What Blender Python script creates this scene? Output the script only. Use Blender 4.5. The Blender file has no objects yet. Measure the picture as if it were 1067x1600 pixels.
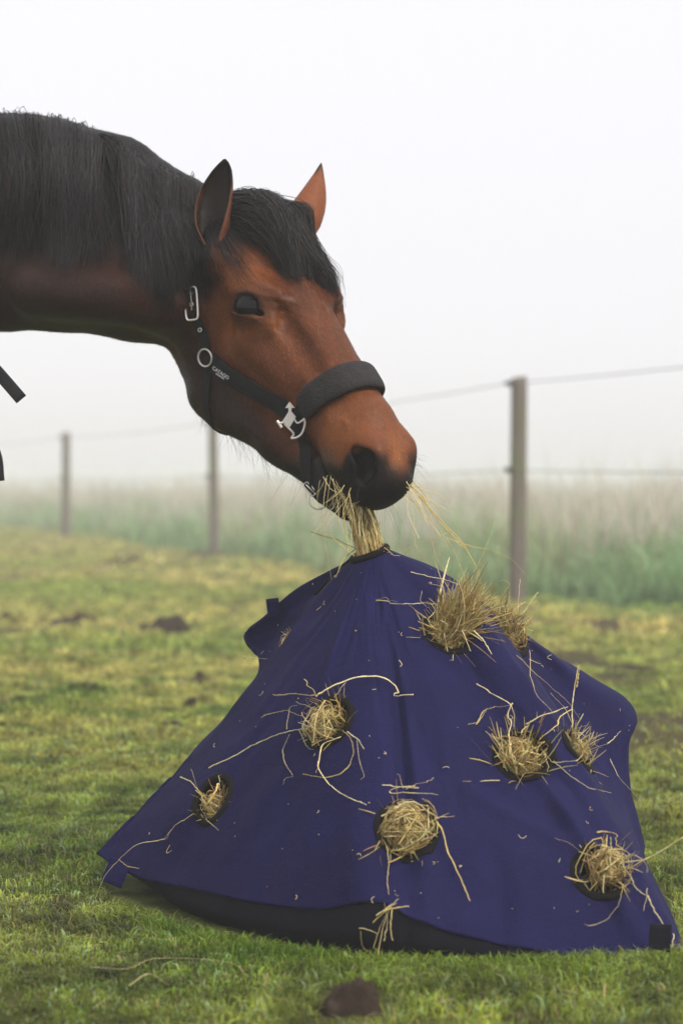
import bpy, math, random
import numpy as np
from mathutils import Vector, Matrix
from mathutils.bvhtree import BVHTree
random.seed(7); rng = np.random.default_rng(7)
C = bpy.context.scene.collection
FPX, HZ, CX, CAMZ = 2800.0, 759.0, 533.5, 0.68
def at(px, py, d):
    """a point d metres ahead of the camera that shows at photo pixel (px, py)"""
    return np.array([(px - CX) / FPX * d, d, CAMZ + (HZ - py) / FPX * d])
def proj(p):
    return (CX + p[0] / p[1] * FPX, HZ - (p[2] - CAMZ) / p[1] * FPX)
def nrm(v):
    v = np.asarray(v, float); return v / (np.linalg.norm(v, axis=-1, keepdims=True) + 1e-12)
def tag(o, label=None, cat=None, group=None, kind=None):
    if label: o['label'] = label
    if cat: o['category'] = cat
    if group: o['group'] = group
    if kind: o['kind'] = kind
    return o
def empty(name, loc=(0, 0, 0), parent=None):
    o = bpy.data.objects.new(name, None); C.objects.link(o); o.location = loc
    if parent: o.parent = parent
    return o
def mesh_obj(name, V, F, mat, parent=None, col=None, smooth=True, attrs=None, origin=None):
    """V (n,3); F list of index arrays each (m,3) or (m,4); col (n,3) point colours"""
    V = np.asarray(V, np.float64)
    if isinstance(F, np.ndarray): F = [F]
    F = [np.asarray(f, np.int64) for f in F if len(f)]
    me = bpy.data.meshes.new(name)
    if origin is not None: V = V - np.asarray(origin)
    me.vertices.add(len(V)); me.vertices.foreach_set('co', V.astype(np.float32).ravel())
    loops = np.concatenate([f.ravel() for f in F]); tot = np.concatenate([np.full(len(f), f.shape[1]) for f in F])
    me.loops.add(len(loops)); me.loops.foreach_set('vertex_index', loops.astype(np.int32))
    start = np.concatenate([[0], np.cumsum(tot)[:-1]])
    me.polygons.add(len(tot)); me.polygons.foreach_set('loop_start', start.astype(np.int32))
    me.polygons.foreach_set('loop_total', tot.astype(np.int32))
    me.polygons.foreach_set('use_smooth', np.full(len(tot), smooth))
    me.update(calc_edges=True); me.validate()
    if col is not None:
        a = me.color_attributes.new('Col', 'FLOAT_COLOR', 'POINT')
        c = np.ones((len(V), 4), np.float32); c[:, :3] = col; a.data.foreach_set('color', c.ravel())
    for k, v in (attrs or {}).items():
        a = me.attributes.new(k, 'FLOAT', 'POINT'); a.data.foreach_set('value', np.asarray(v, np.float32))
    if mat: me.materials.append(mat)
    o = bpy.data.objects.new(name, me); C.objects.link(o)
    if origin is not None: o.location = origin
    if parent: o.parent = parent
    return o
def join_geo(parts):
    Vs, Fs, n = [], [], 0
    for V, F in parts:
        if isinstance(F, np.ndarray): F = [F]
        Vs.append(V)
        for f in F: Fs.append(np.asarray(f) + n)
        n += len(V)
    return np.concatenate(Vs), Fs
# ---- value noise -------------------------------------------------------
_tab = np.random.default_rng(11).random((4, 256, 256)).astype(np.float32)
def vnoise(x, y, seed=0):
    t = _tab[seed % 4]; x = np.asarray(x) + 17.3 * seed; y = np.asarray(y) + 9.1 * seed
    xi = np.floor(x).astype(int); yi = np.floor(y).astype(int); fx = x - xi; fy = y - yi
    fx = fx * fx * (3 - 2 * fx); fy = fy * fy * (3 - 2 * fy)
    g = lambda a, b: t[a % 256, b % 256]
    return (g(xi, yi) * (1 - fx) + g(xi + 1, yi) * fx) * (1 - fy) + (g(xi, yi + 1) * (1 - fx) + g(xi + 1, yi + 1) * fx) * fy
def fbm(x, y, seed=0, octv=3):
    s = 0; a = 0.5; tot = 0
    for i in range(octv):
        s = s + a * vnoise(x * 2 ** i, y * 2 ** i, seed + i); tot += a; a *= .5
    return s / tot
# ---- tubes: many thin strands as one mesh --------------------------------
def strands(P, R, sides=3, flat=1.0, col=None, close=False):
    """P (N,K,3) polylines, R (N,K) radii -> verts, quads, per-vertex colours"""
    P = np.asarray(P, float); N, K, _ = P.shape; R = np.broadcast_to(R, (N, K))
    T = nrm(np.gradient(P, axis=1))
    ref = nrm(rng.normal(size=(N, 1, 3))); A = nrm(np.cross(T, ref)); B = np.cross(T, A)
    th = np.arange(sides) / sides * 2 * np.pi
    ring = (A[:, :, None, :] * np.cos(th)[None, None, :, None] + B[:, :, None, :] * (np.sin(th) * flat)[None, None, :, None]) * R[:, :, None, None]
    V = (P[:, :, None, :] + ring).reshape(-1, 3)
    idx = np.arange(N * K * sides).reshape(N, K, sides)
    a = idx[:, :-1, :]; b = idx[:, 1:, :]
    F = np.stack([a, np.roll(a, -1, 2), np.roll(b, -1, 2), b], -1).reshape(-1, 4)
    c = None
    if col is not None:
        col = np.asarray(col); col = col[:, None, :] if col.ndim == 2 else col
        c = np.broadcast_to(col[:, :, None, :], (N, K, sides, 3)).reshape(-1, 3)
    return V, F, c
def tube(pts, r, sides=10, closed=False):
    """one tube along pts with parallel-transport frames and capped ends"""
    P = np.asarray(pts, float); K = len(P); r = np.broadcast_to(r, K)
    T = nrm(np.roll(P, -1, 0) - np.roll(P, 1, 0)) if closed else nrm(np.gradient(P, axis=0))
    a = np.cross(T[0], [0.13, 0.2, 0.97]); a = nrm(a); V = []
    for i in range(K):
        a = nrm(a - T[i] * np.dot(a, T[i])); b = np.cross(T[i], a)
        th = np.arange(sides) / sides * 2 * np.pi
        V.append(P[i] + r[i] * (np.cos(th)[:, None] * a + np.sin(th)[:, None] * b))
    V = np.concatenate(V); idx = np.arange(K * sides).reshape(K, sides)
    A = idx if closed else idx[:-1]; B = np.roll(idx, -1, 0) if closed else idx[1:]
    F = [np.stack([A, np.roll(A, -1, 1), np.roll(B, -1, 1), B], -1).reshape(-1, 4)]
    if not closed:
        V = np.concatenate([V, P[:1], P[-1:]]); n = K * sides; j = np.arange(sides)
        F.append(np.stack([np.full(sides, n), (j + 1) % sides, j], -1))
        F.append(np.stack([np.full(sides, n + 1), idx[-1][j], idx[-1][(j + 1) % sides]], -1))
    return V, F
def catmull(P, n, closed=False):
    P = np.asarray(P, float); m = len(P)
    if closed: Q = np.concatenate([P[-1:], P, P[:2]]); seg = m
    else: Q = np.concatenate([2 * P[:1] - P[1:2], P, 2 * P[-1:] - P[-2:-1]]); seg = m - 1
    t = np.linspace(0, seg, n, endpoint=not closed); i = np.minimum(t.astype(int), seg - 1); f = (t - i)
    f = f.reshape((-1,) + (1,) * (P.ndim - 1))
    a, b, c, d = Q[i], Q[i + 1], Q[i + 2], Q[i + 3]
    return .5 * (2 * b + (c - a) * f + (2 * a - 5 * b + 4 * c - d) * f ** 2 + (3 * b - a - 3 * c + d) * f ** 3)
# ---- materials -----------------------------------------------------------
class NT:
    def __init__(s, name):
        s.m = bpy.data.materials.new(name); s.m.use_nodes = True; s.t = s.m.node_tree; s.n = s.t.nodes
        s.b = s.n['Principled BSDF']; s.out = s.n['Material Output']
    def new(s, typ, **kw):
        nd = s.n.new(typ)
        for k, v in kw.items():
            if k in nd.inputs: nd.inputs[k].default_value = v
            else: setattr(nd, k, v)
        return nd
    def ln(s, a, b): s.t.links.new(a, b)
    def noise(s, scale, detail=3, rough=.55, vec=None, obj=True):
        nd = s.new('ShaderNodeTexNoise'); nd.inputs['Scale'].default_value = scale
        nd.inputs['Detail'].default_value = detail; nd.inputs['Roughness'].default_value = rough
        if vec is None:
            tc = s.new('ShaderNodeTexCoord'); vec = tc.outputs['Object']
        s.ln(vec, nd.inputs['Vector']); return nd
    def bump(s, h, strength=.3, dist=.01, prev=None):
        b = s.new('ShaderNodeBump'); b.inputs['Strength'].default_value = strength; b.inputs['Distance'].default_value = dist
        s.ln(h, b.inputs['Height'])
        if prev: s.ln(prev, b.inputs['Normal'])
        return b.outputs['Normal']
    def mul(s, col, fac_out, lo, hi):
        """col * maprange(fac, lo..hi)"""
        mr = s.new('ShaderNodeMapRange'); mr.inputs['From Min'].default_value = .25; mr.inputs['From Max'].default_value = .75
        mr.inputs['To Min'].default_value = lo; mr.inputs['To Max'].default_value = hi; s.ln(fac_out, mr.inputs['Value'])
        v = s.new('ShaderNodeVectorMath', operation='SCALE'); s.ln(col, v.inputs[0]); s.ln(mr.outputs[0], v.inputs['Scale'])
        return v.outputs[0]
    def rgb(s, c):
        nd = s.new('ShaderNodeRGB'); nd.outputs[0].default_value = (*c, 1); return nd.outputs[0]
    def attr(s, name='Col'):
        nd = s.new('ShaderNodeAttribute'); nd.attribute_name = name; return nd
def simple_mat(name, col, rough=.6, metal=0, noise=0, nscale=20, bump=0, bscale=200, sheen=0, spec=.5):
    n = NT(name); c = n.rgb(col)
    if noise: c = n.mul(c, n.noise(nscale, 4).outputs['Fac'], 1 - noise, 1 + noise)
    n.ln(c, n.b.inputs['Base Color']); n.b.inputs['Roughness'].default_value = rough; n.b.inputs['Metallic'].default_value = metal
    n.b.inputs['Specular IOR Level'].default_value = spec
    if sheen: n.b.inputs['Sheen Weight'].default_value = sheen; n.b.inputs['Sheen Roughness'].default_value = .4
    if bump: n.ln(n.bump(n.noise(bscale, 3).outputs['Fac'], bump, .003), n.b.inputs['Normal'])
    return n.m
# ============================ HORSE ======================================
A_ = nrm([.449, -.449, -.772]); L_ = np.array([.75, .66, .05]); L_ = nrm(L_ - A_ * np.dot(L_, A_)); F_ = -np.cross(L_, A_)
POLL = at(641, 716, 2.93) - .58 * A_
def HL(s, u, w): return POLL + s * A_ + u * F_ + w * L_
def toloc_(P):
    q = np.asarray(P) - POLL; return np.array([q @ A_, q @ F_, q @ L_])
def toloc(P):
    q = np.asarray(P) - POLL; return np.stack([q @ A_, q @ F_, q @ L_], -1)
def spacing(lo, a, b, hi, fine, coarse):
    return np.concatenate([np.arange(lo, a, coarse), np.arange(a, b, fine), np.arange(b, hi, coarse)])
GX = np.concatenate([np.arange(-3.0, -.75, .018), np.arange(-.75, -.3, .005), np.arange(-.3, .17, .0028)])
GY = np.concatenate([np.arange(2.84, 3.28, .0028), np.arange(3.28, 3.96, .009)])
GZ = np.concatenate([np.arange(-.02, .56, .018), np.arange(.56, 1.20, .0028), np.arange(1.20, 1.62, .007)])
fld = np.full((len(GX), len(GY), len(GZ)), .3, np.float32)
def box(c, r):
    c = np.asarray(c); out = []
    for g, a, b in ((GX, c[0] - r, c[0] + r), (GY, c[1] - r, c[1] + r), (GZ, c[2] - r, c[2] + r)):
        out.append(slice(max(0, np.searchsorted(g, a) - 1), np.searchsorted(g, b) + 1))
    return tuple(out)
def pts(sl):
    return GX[sl[0]][:, None, None].astype(np.float32), GY[sl[1]][None, :, None].astype(np.float32), GZ[sl[2]][None, None, :].astype(np.float32)
def blend(sl, d, k, op='u'):
    f = fld[sl]; d = d.astype(np.float32)
    if op == 'u':
        h = np.maximum(k - np.abs(f - d), 0) / k; fld[sl] = np.minimum(f, d) - h * h * k / 4
    else:
        d = -d; h = np.maximum(k - np.abs(f - d), 0) / k; fld[sl] = np.maximum(f, d) + h * h * k / 4
def ell(c, r, k=.02, frame=None, op='u'):
    """ellipsoid; frame = 3 world unit axes"""
    c = np.asarray(c, float); fr = np.eye(3) if frame is None else np.asarray(frame)
    sl = box(c, max(r) + k + .01); X, Y, Z = pts(sl); q = (X - c[0], Y - c[1], Z - c[2]); k0 = 0; k1 = 0
    for ax, rr in zip(fr, r):
        v = q[0] * float(ax[0]) + q[1] * float(ax[1]) + q[2] * float(ax[2]); k0 = k0 + (v / rr) ** 2; k1 = k1 + (v / rr ** 2) ** 2
    k0 = np.sqrt(k0); k1 = np.sqrt(k1) + 1e-6; blend(sl, k0 * (k0 - 1) / k1, k, op)
HF = np.stack([A_, F_, L_])
def hell(s, u, w, r, k=.02, op='u', tilt=0, yaw=0, sym=True):
    """ellipsoid in head coordinates (r along s,u,w); tilt rotates in the s-u plane, yaw in the s-w plane"""
    for sg in ((1, -1) if (w and sym) else (1,)):
        c, t = math.cos(tilt), math.sin(tilt); a = A_ * c + F_ * t; f = -A_ * t + F_ * c
        cy, sy = math.cos(yaw), math.sin(yaw) * sg; a2 = a * cy + L_ * sy; l2 = -a * sy + L_ * cy
        ell(HL(s, u, w * sg), r, k, (a2, f, l2), op)
def cone(p, q, r1, r2, k=.02, squash=1.0, op='u', sq_axis=(0, 1, 0)):
    """tapered capsule; squash < 1 narrows it along sq_axis"""
    p = np.asarray(p, float); q = np.asarray(q, float); ax = nrm(sq_axis)
    S = np.eye(3) + (1 / squash - 1) * np.outer(ax, ax)
    c = (p + q) / 2; R = np.linalg.norm(q - p) / 2 + max(r1, r2) + k + .01; sl = box(c, R); X, Y, Z = pts(sl)
    P = [X - p[0], Y - p[1], Z - p[2]]
    T = [sum(float(S[i, j]) * P[j] for j in range(3)) for i in range(3)]; D = S @ (q - p); L2 = float(D @ D)
    t = np.clip((T[0] * D[0] + T[1] * D[1] + T[2] * D[2]) / L2, 0, 1)
    d = np.sqrt(sum((T[i] - D[i] * t) ** 2 for i in range(3))) - (r1 + (r2 - r1) * t)
    blend(sl, d * min(1, .5 + .5 * squash), k, op)
def hcone(a, b, r1, r2, k=.02, squash=1.0, op='u', axis='w', sym=True):
    axv = {'w': L_, 'u': F_}[axis]
    for sg in ((1, -1) if (sym and (a[2] or b[2])) else (1,)):
        cone(HL(a[0], a[1], a[2] * sg), HL(b[0], b[1], b[2] * sg), r1, r2, k, squash, op, axv)
# --- trunk, legs (mostly left of the frame)
cone((-1.45, 3.55, 1.12), (-2.35, 3.62, 1.13), .31, .31, .1, .84)
cone((-1.15, 3.5, 1.12), (-1.4, 3.53, 1.08), .24, .30, .12, .74)
cone((-1.35, 3.54, 1.36), (-1.75, 3.57, 1.33), .10, .13, .12, .6)
cone((-2.25, 3.6, 1.22), (-2.5, 3.63, 1.2), .27, .27, .12, .85)
for fr, xx in ((1, -1.32), (0, -2.42)):
    for sd in (-1, 1):
        y = 3.55 + .05 * (xx < -2) + sd * .15; dx = .06 * sd * (1 if fr else -1)
        if fr:
            J = [(xx, y, .98, .13), (xx - .03, y, .78, .085), (xx + dx, y, .46, .045), (xx + dx, y, .42, .042), (xx + dx, y, .16, .029), (xx + dx + .01, y, .13, .036), (xx + dx + .05, y, .06, .036), (xx + dx + .06, y, .02, .055)]
        else:
            J = [(xx, y, 1.05, .2), (xx + .05, y, .82, .12), (xx - .1 + dx, y, .56, .055), (xx - .09 + dx, y, .5, .05), (xx - .06 + dx, y, .17, .033), (xx - .05 + dx, y, .13, .038), (xx - .01 + dx, y, .06, .038), (xx + dx, y, .02, .057)]
        for a, b in zip(J[:-1], J[1:]): cone(a[:3], b[:3], a[3], b[3], .03 if a[2] < .6 else .08)
# --- neck
N = [at(40, 348, 3.38), at(150, 366, 3.35), at(225, 402, 3.31)]
cone((-1.12, 3.49, 1.15), N[0], .25, .187, .1, .62)
cone(N[0], N[1], .187, .172, .05, .52)
cone(N[1], N[2], .172, .140, .05, .5)
cone(N[2], at(305, 430, 3.24), .140, .122, .05, .6)
cone(at(0, 228, 3.41), at(165, 284, 3.36), .045, .036, .05, .6)      # crest
cone(at(165, 284, 3.36), HL(-.01, -.05, 0), .04, .045, .04, .7)
cone(at(265, 470, 3.18), at(60, 450, 3.28), .045, .05, .05)      # brachial muscle
cone(at(285, 400, 3.2), at(240, 440, 3.19), .05, .035, .04)      # wing of the atlas
# --- skull (s from poll to lips, u out of the face, w to the far side)
hell(.06, -.075, 0, (.11, .075, .082), .03)
hell(.17, -.075, 0, (.15, .068, .086), .04)
hell(.20, -.05, .072, (.05, .030, .028), .03)                        # brow over the eye
hell(.12, -.055, .062, (.05, .03, .02), .03)
hell(.160, -.198, .052, (.135, .118, .028), .05, tilt=-.10)            # cheek plate
hell(.17, -.175, 0, (.12, .115, .055), .04)
hell(.105, -.235, .046, (.08, .075, .026), .03)
hcone((.20, -.048, 0), (.46, -.033, 0), .052, .031, .04)              # nasal bone
hcone((.28, -.05, .030), (.47, -.042, .022), .032, .022, .03)
hcone((.24, -.125, 0), (.47, -.09, 0), .080, .052, .05, .82)
hcone((.21, -.108, .080), (.33, -.092, .052), .012, .009, .035)      # facial crest
hcone((.19, -.292, .036), (.36, -.216, .024), .032, .028, .05)         # jaw bars
hcone((.35, -.150, 0), (.36, -.21, 0), .05, .03, .05, .8)
hcone((.36, -.212, .014), (.50, -.176, .008), .030, .021, .04)
hell(.50, -.070, 0, (.085, .060, .054), .04)                         # muzzle
hell(.548, -.078, 0, (.047, .055, .050), .03)
hell(.574, -.072, 0, (.030, .040, .043), .02)
hell(.555, -.108, 0, (.036, .032, .042), .02)                        # upper lip
hell(.524, -.050, .036, (.046, .040, .025), .02, tilt=.5)             # nostril wing
hell(.505, -.100, .034, (.05, .03, .018), .03)
hell(.512, -.184, 0, (.040, .020, .030), .02, tilt=.15)              # chin
hell(.548, -.178, 0, (.018, .013, .026), .012, tilt=.1)
hell(.560, -.156, 0, (.110, .012, .08), .008, 's', tilt=-.10)         # mouth gap
hell(.556, -.052, .050, (.0155, .027, .024), .010, 's', tilt=.5)       # nostrils
hell(.532, -.044, .046, (.024, .014, .014), .012, 's', tilt=.3)
hell(.33, -.03, .058, (.09, .012, .010), .03, 's')                   # hollow beside the nasal bone
hell(.27, -.19, .096, (.05, .035, .02), .03, 's')
# eyes: the frame of the near one, mirrored for the far one
EN = nrm([-.42, -.78, .20]); EA = np.array([.97, -.56, -.27]); EA = nrm(EA - EN * np.dot(EN, EA)); EB = np.cross(EN, EA)
if EB[2] < 0: EB = -EB
ec = at(392, 482, 3.085); EYE = toloc_(ec); EYE[2] = abs(EYE[2]); ER = .0295
def mirror(v):
    q = np.array([v @ A_, v @ F_, v @ L_]); return q[0] * A_ + q[1] * F_ - q[2] * L_
EYES = []
for far in (0, 1):
    n_, a_, b_ = (EN, EA, EB) if not far else (mirror(EN), mirror(EA), mirror(EB))
    c_ = HL(EYE[0], EYE[1], EYE[2] * (1 if far else -1)); EYES.append((c_, n_, a_, b_))
    ell(c_ - n_ * .010, (.038, .033, .027), .02, (a_, b_, n_))
    ell(c_ + n_ * .013 + b_ * .0200 - a_ * .003, (.033, .0060, .009), .012, (a_, b_, n_))          # upper lid
    ell(c_ + n_ * .015 - b_ * .0180 + a_ * .003, (.029, .0055, .010), .008, (a_, b_, n_))          # lower lid
    ell(c_ + n_ * .004 + b_ * .036, (.05, .012, .012), .03, (a_, b_, n_))
    ell(c_ + n_ * .024 + b_ * .001, (.0280, .0168, .026), .004, (a_, b_, n_), 's')
    ell(c_ + n_ * .020 + a_ * .029 - b_ * .008, (.012, .0045, .022), .004, (a_, b_, n_), 's')      # inner corner
# ear roots
cone(at(338, 400, 3.13), HL(.03, -.05, -.05), .028, .034, .03); cone(at(458, 362, 3.225), HL(.04, -.04, .05), .026, .034, .03)
# --- surface nets
def surface_nets(f, gx, gy, gz):
    ins = f < 0; nx, ny, nz = f.shape
    c = np.zeros((nx - 1, ny - 1, nz - 1), np.uint8)
    for i in (0, 1):
        for j in (0, 1):
            for k in (0, 1): c += ins[i:nx - 1 + i, j:ny - 1 + j, k:nz - 1 + k]
    act = (c > 0) & (c < 8); I, J, K = np.nonzero(act); n = len(I)
    idx = np.full(act.shape, -1, np.int64); idx[I, J, K] = np.arange(n)
    acc = np.zeros((n, 3)); cnt = np.zeros(n); g = (gx, gy, gz)
    cor = [(i, j, k) for i in (0, 1) for j in (0, 1) for k in (0, 1)]
    for a in cor:
        for ax in range(3):
            if a[ax]: continue
            b = list(a); b[ax] = 1
            fa = f[I + a[0], J + a[1], K + a[2]]; fb = f[I + b[0], J + b[1], K + b[2]]
            m = (fa < 0) != (fb < 0); t = np.where(m, fa / np.where(m, fa - fb, 1), 0)
            pa = np.stack([gx[I + a[0]], gy[J + a[1]], gz[K + a[2]]], -1); pb = np.stack([gx[I + b[0]], gy[J + b[1]], gz[K + b[2]]], -1)
            acc += np.where(m[:, None], pa + (pb - pa) * t[:, None], 0); cnt += m
    V = acc / cnt[:, None]; F = []
    for ax in range(3):
        s0 = [slice(None)] * 3; s1 = [slice(None)] * 3; s0[ax] = slice(0, -1); s1[ax] = slice(1, None)
        a = ins[tuple(s0)]; b = ins[tuple(s1)]; E = np.argwhere(a != b); o = [k for k in range(3) if k != ax]
        E = E[(E[:, o[0]] > 0) & (E[:, o[1]] > 0) & (E[:, o[0]] < f.shape[o[0]] - 1) & (E[:, o[1]] < f.shape[o[1]] - 1)]
        q = []
        for d0, d1 in ((1, 1), (0, 1), (0, 0), (1, 0)):
            e = E.copy(); e[:, o[0]] -= d0; e[:, o[1]] -= d1; q.append(idx[e[:, 0], e[:, 1], e[:, 2]])
        q = np.stack(q, -1); flip = a[E[:, 0], E[:, 1], E[:, 2]]
        if ax == 1: flip = ~flip
        q[~flip] = q[~flip][:, ::-1]; F.append(q)
    return V, np.concatenate(F)
HV, HFc = surface_nets(fld, GX, GY, GZ); del fld
def smooth(V, F, it, w=.5):
    E = np.concatenate([F[:, [0, 1]], F[:, [1, 2]], F[:, [2, 3]], F[:, [3, 0]]]); n = len(V)
    E = np.concatenate([E, E[:, ::-1]]); cnt = np.bincount(E[:, 0], minlength=n)[:, None]
    for _ in range(it):
        for ww in (w, -w * 1.04):
            S = np.stack([np.bincount(E[:, 0], V[E[:, 1], k], minlength=n) for k in range(3)], -1) / np.maximum(cnt, 1)
            V = V + ww * (S - V)
    return V
HV = smooth(HV, HFc, 6)
_n = np.zeros_like(HV); _fn = np.cross(HV[HFc[:, 2]] - HV[HFc[:, 0]], HV[HFc[:, 3]] - HV[HFc[:, 1]])
for _k in range(4):
    for _a in range(3): _n[:, _a] += np.bincount(HFc[:, _k], _fn[:, _a], minlength=len(HV))
_n = nrm(_n); _nk = np.clip((-.16 - HV[:, 0]) / .1, 0, 1)
_am = .0026 * _nk * 1.5 * (fbm(HV[:, 0] * 11 + 2, HV[:, 2] * 22, 1) - .5) * 2 + .0011 * (fbm(HV[:, 0] * 45 + HV[:, 1] * 20, HV[:, 2] * 45, 2) - .5) * 2 + .0018 * _nk * np.sin((HV[:, 0] + .6 * HV[:, 2]) * 95 + 4 * fbm(HV[:, 0] * 8, HV[:, 2] * 8, 3)) * np.exp(-((HV[:, 0] + .27) / .07) ** 2)
_q = toloc(HV); _am = _am + .0010 * np.sin(_q[:, 0] * 520 + _q[:, 1] * 760 + 3 * fbm(HV[:, 0] * 30, HV[:, 2] * 30, 1)) * np.exp(-(((_q[:, 0] - .54) / .035) ** 2 + ((_q[:, 1] + .105) / .03) ** 2)) + .0009 * np.sin((_q[:, 1] - .5 * _q[:, 0]) * 420) * np.exp(-(((_q[:, 0] - .195) / .05) ** 2 + ((_q[:, 1] + .012) / .02) ** 2))
HV = HV + _n * _am[:, None]
def bvh_of(V, F):
    return BVHTree.FromPolygons([tuple(v) for v in V], [tuple(f) for f in (F.tolist() if isinstance(F, np.ndarray) else F)])
BH = bvh_of(HV, HFc)
def cam_hit(b, px, py):
    d = Vector(at(px, py, 1.0)) - Vector((0, 0, CAMZ)); h = b.ray_cast(Vector((0, 0, CAMZ)), d.normalized())
    return (np.array(h[0]), np.array(h[1])) if h[0] is not None else (None, None)
MB = [(-60, 376), (0, 376), (100, 372), (200, 395), (260, 372), (300, 372), (330, 330)]; _p = np.array([at(a, b, 3.3) for a, b in MB]); XM, ZB = _p[:, 0], _p[:, 2]
def head_col(V):
    q = toloc(V); s, u, w = q[:, 0], q[:, 1], np.abs(q[:, 2]); x, y, z = V.T
    def st(v, a, b): t = np.clip((v - a) / (b - a), 0, 1); return t * t * (3 - 2 * t)
    n1 = fbm(x * 14 + 3 * z, z * 14 + y * 9, 1); n2 = fbm(s * 30 + 5, u * 60 + w * 30, 2)
    rust = np.array([.190, .056, .0165]); brown = np.array([.060, .0175, .0085]); dark = np.array([.027, .0112, .0068]); blk = np.array([.0085, .0075, .008]); tan = np.array([.34, .118, .036])
    mix = lambda a, b, t: a + (b - a) * t[:, None]
    c = np.tile(brown, (len(V), 1))
    c = mix(c, rust, st(s, -.02, .14) * st(u, -.235, -.12) * (.75 + .5 * (n1 - .5)))
    c = mix(c, tan, np.exp(-(((s - .19) / .07) ** 2 + ((u + .045) / .03) ** 2 + ((w - .085) / .03) ** 2)) * .9)        # round the eye
    c = mix(c, tan, np.exp(-(((s - .17) / .07) ** 2 + ((u + .125) / .035) ** 2)) * .35)
    c = mix(c, tan, np.exp(-(((s - .455) / .06) ** 2 + ((u + .055) / .04) ** 2)) * .55)
    c = mix(c, brown * .9, np.exp(-(((s - .25) / .08) ** 2 + ((u + .02) / .035) ** 2)) * .8 * st(n2, .25, .7))
    c = mix(c, dark, st(-u, .17, .225) * st(s, -.1, .02))                      # jaw: darker coat, with part of its shadow put into the colour
    c = mix(c, brown, np.exp(-(((s - .34) / .05) ** 2 + ((u + .14) / .03) ** 2)) * .3)
    neck = st(-s, -.06, .04)
    # neck: dark coat, redder behind the cheek
    nd = mix(np.tile(dark * 1.15, (len(V), 1)), brown * .8, st(n1, .35, .8) * .4)
    pn = at(235, 435, 3.2); r2 = ((x - pn[0]) / .055) ** 2 + ((z - pn[2]) / .05) ** 2; nd = mix(nd, np.array([.13, .038, .018]), np.exp(-r2) * .75)
    ps = at(265, 520, 3.15); r2 = ((x - ps[0]) / .06) ** 2 + ((z - ps[2]) / .06) ** 2; nd = mix(nd, brown, np.exp(-r2) * .8)
    off = st(-u, .05, .02) * 0; c = mix(c, nd, np.maximum(st(-x, .235, .30), off))
    zc = np.interp(x, XM, ZB); c = mix(c, blk * 1.2, st(z - zc, -.01, .03) * st(-x, .20, .235))
    c = mix(c, blk * 1.2, (1 - st(s + 1.2 * np.maximum(w - .03, 0), .09, .13)) * st(u, -.075, -.045) * st(x, -.28, -.22))
    # eye rims, muzzle, lips, nostrils
    for c_, n_, a_, b_ in EYES:
        d = V - c_; re = ((d @ a_ - .004) / .037) ** 2 + ((d @ b_ - .0005) / .0225) ** 2; c = mix(c, blk, (1 - st(re, .55, 1.1)) * st(d @ n_, -.01, .005))
        re = ((d @ a_ - .002) / .06) ** 2 + ((d @ b_ + .004) / .04) ** 2; c = mix(c, brown * .6, (1 - st(re, .3, 1.0)) * st(d @ n_, -.01, .005) * .45)
    g = np.array([.105, .070, .054])
    m = st(s - .45 * (u + .05) + .02 * (n2 - .5), .445, .51) ; c = mix(c, g, st(s - .6 * (u + .09) + .03 * (n1 - .5), .462, .50) * st(-u, .070, .10) * .75)
    c = mix(c, blk, st(s - .9 * (u + .07) + .03 * (n2 - .5), .522, .556))
    rn = ((s - .553) / .037) ** 2 + ((u + .055) / .041) ** 2; c = mix(c, blk, (1 - st(rn, .65, 1.15)) * st(w, .012, .03))
    c = mix(c, blk * 1.4, st(s, .41, .47) * st(-u, .132, .148))
    c = mix(c, tan, np.exp(-(((s - .535) / .05) ** 2 + ((u + .022) / .016) ** 2 + (w / .022) ** 2)) * .7)
    far = st(-z, -.62, -.45); c = mix(c, blk, far * (x < -.8))
    return c * (1 + .25 * (n2[:, None] - .5))
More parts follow.
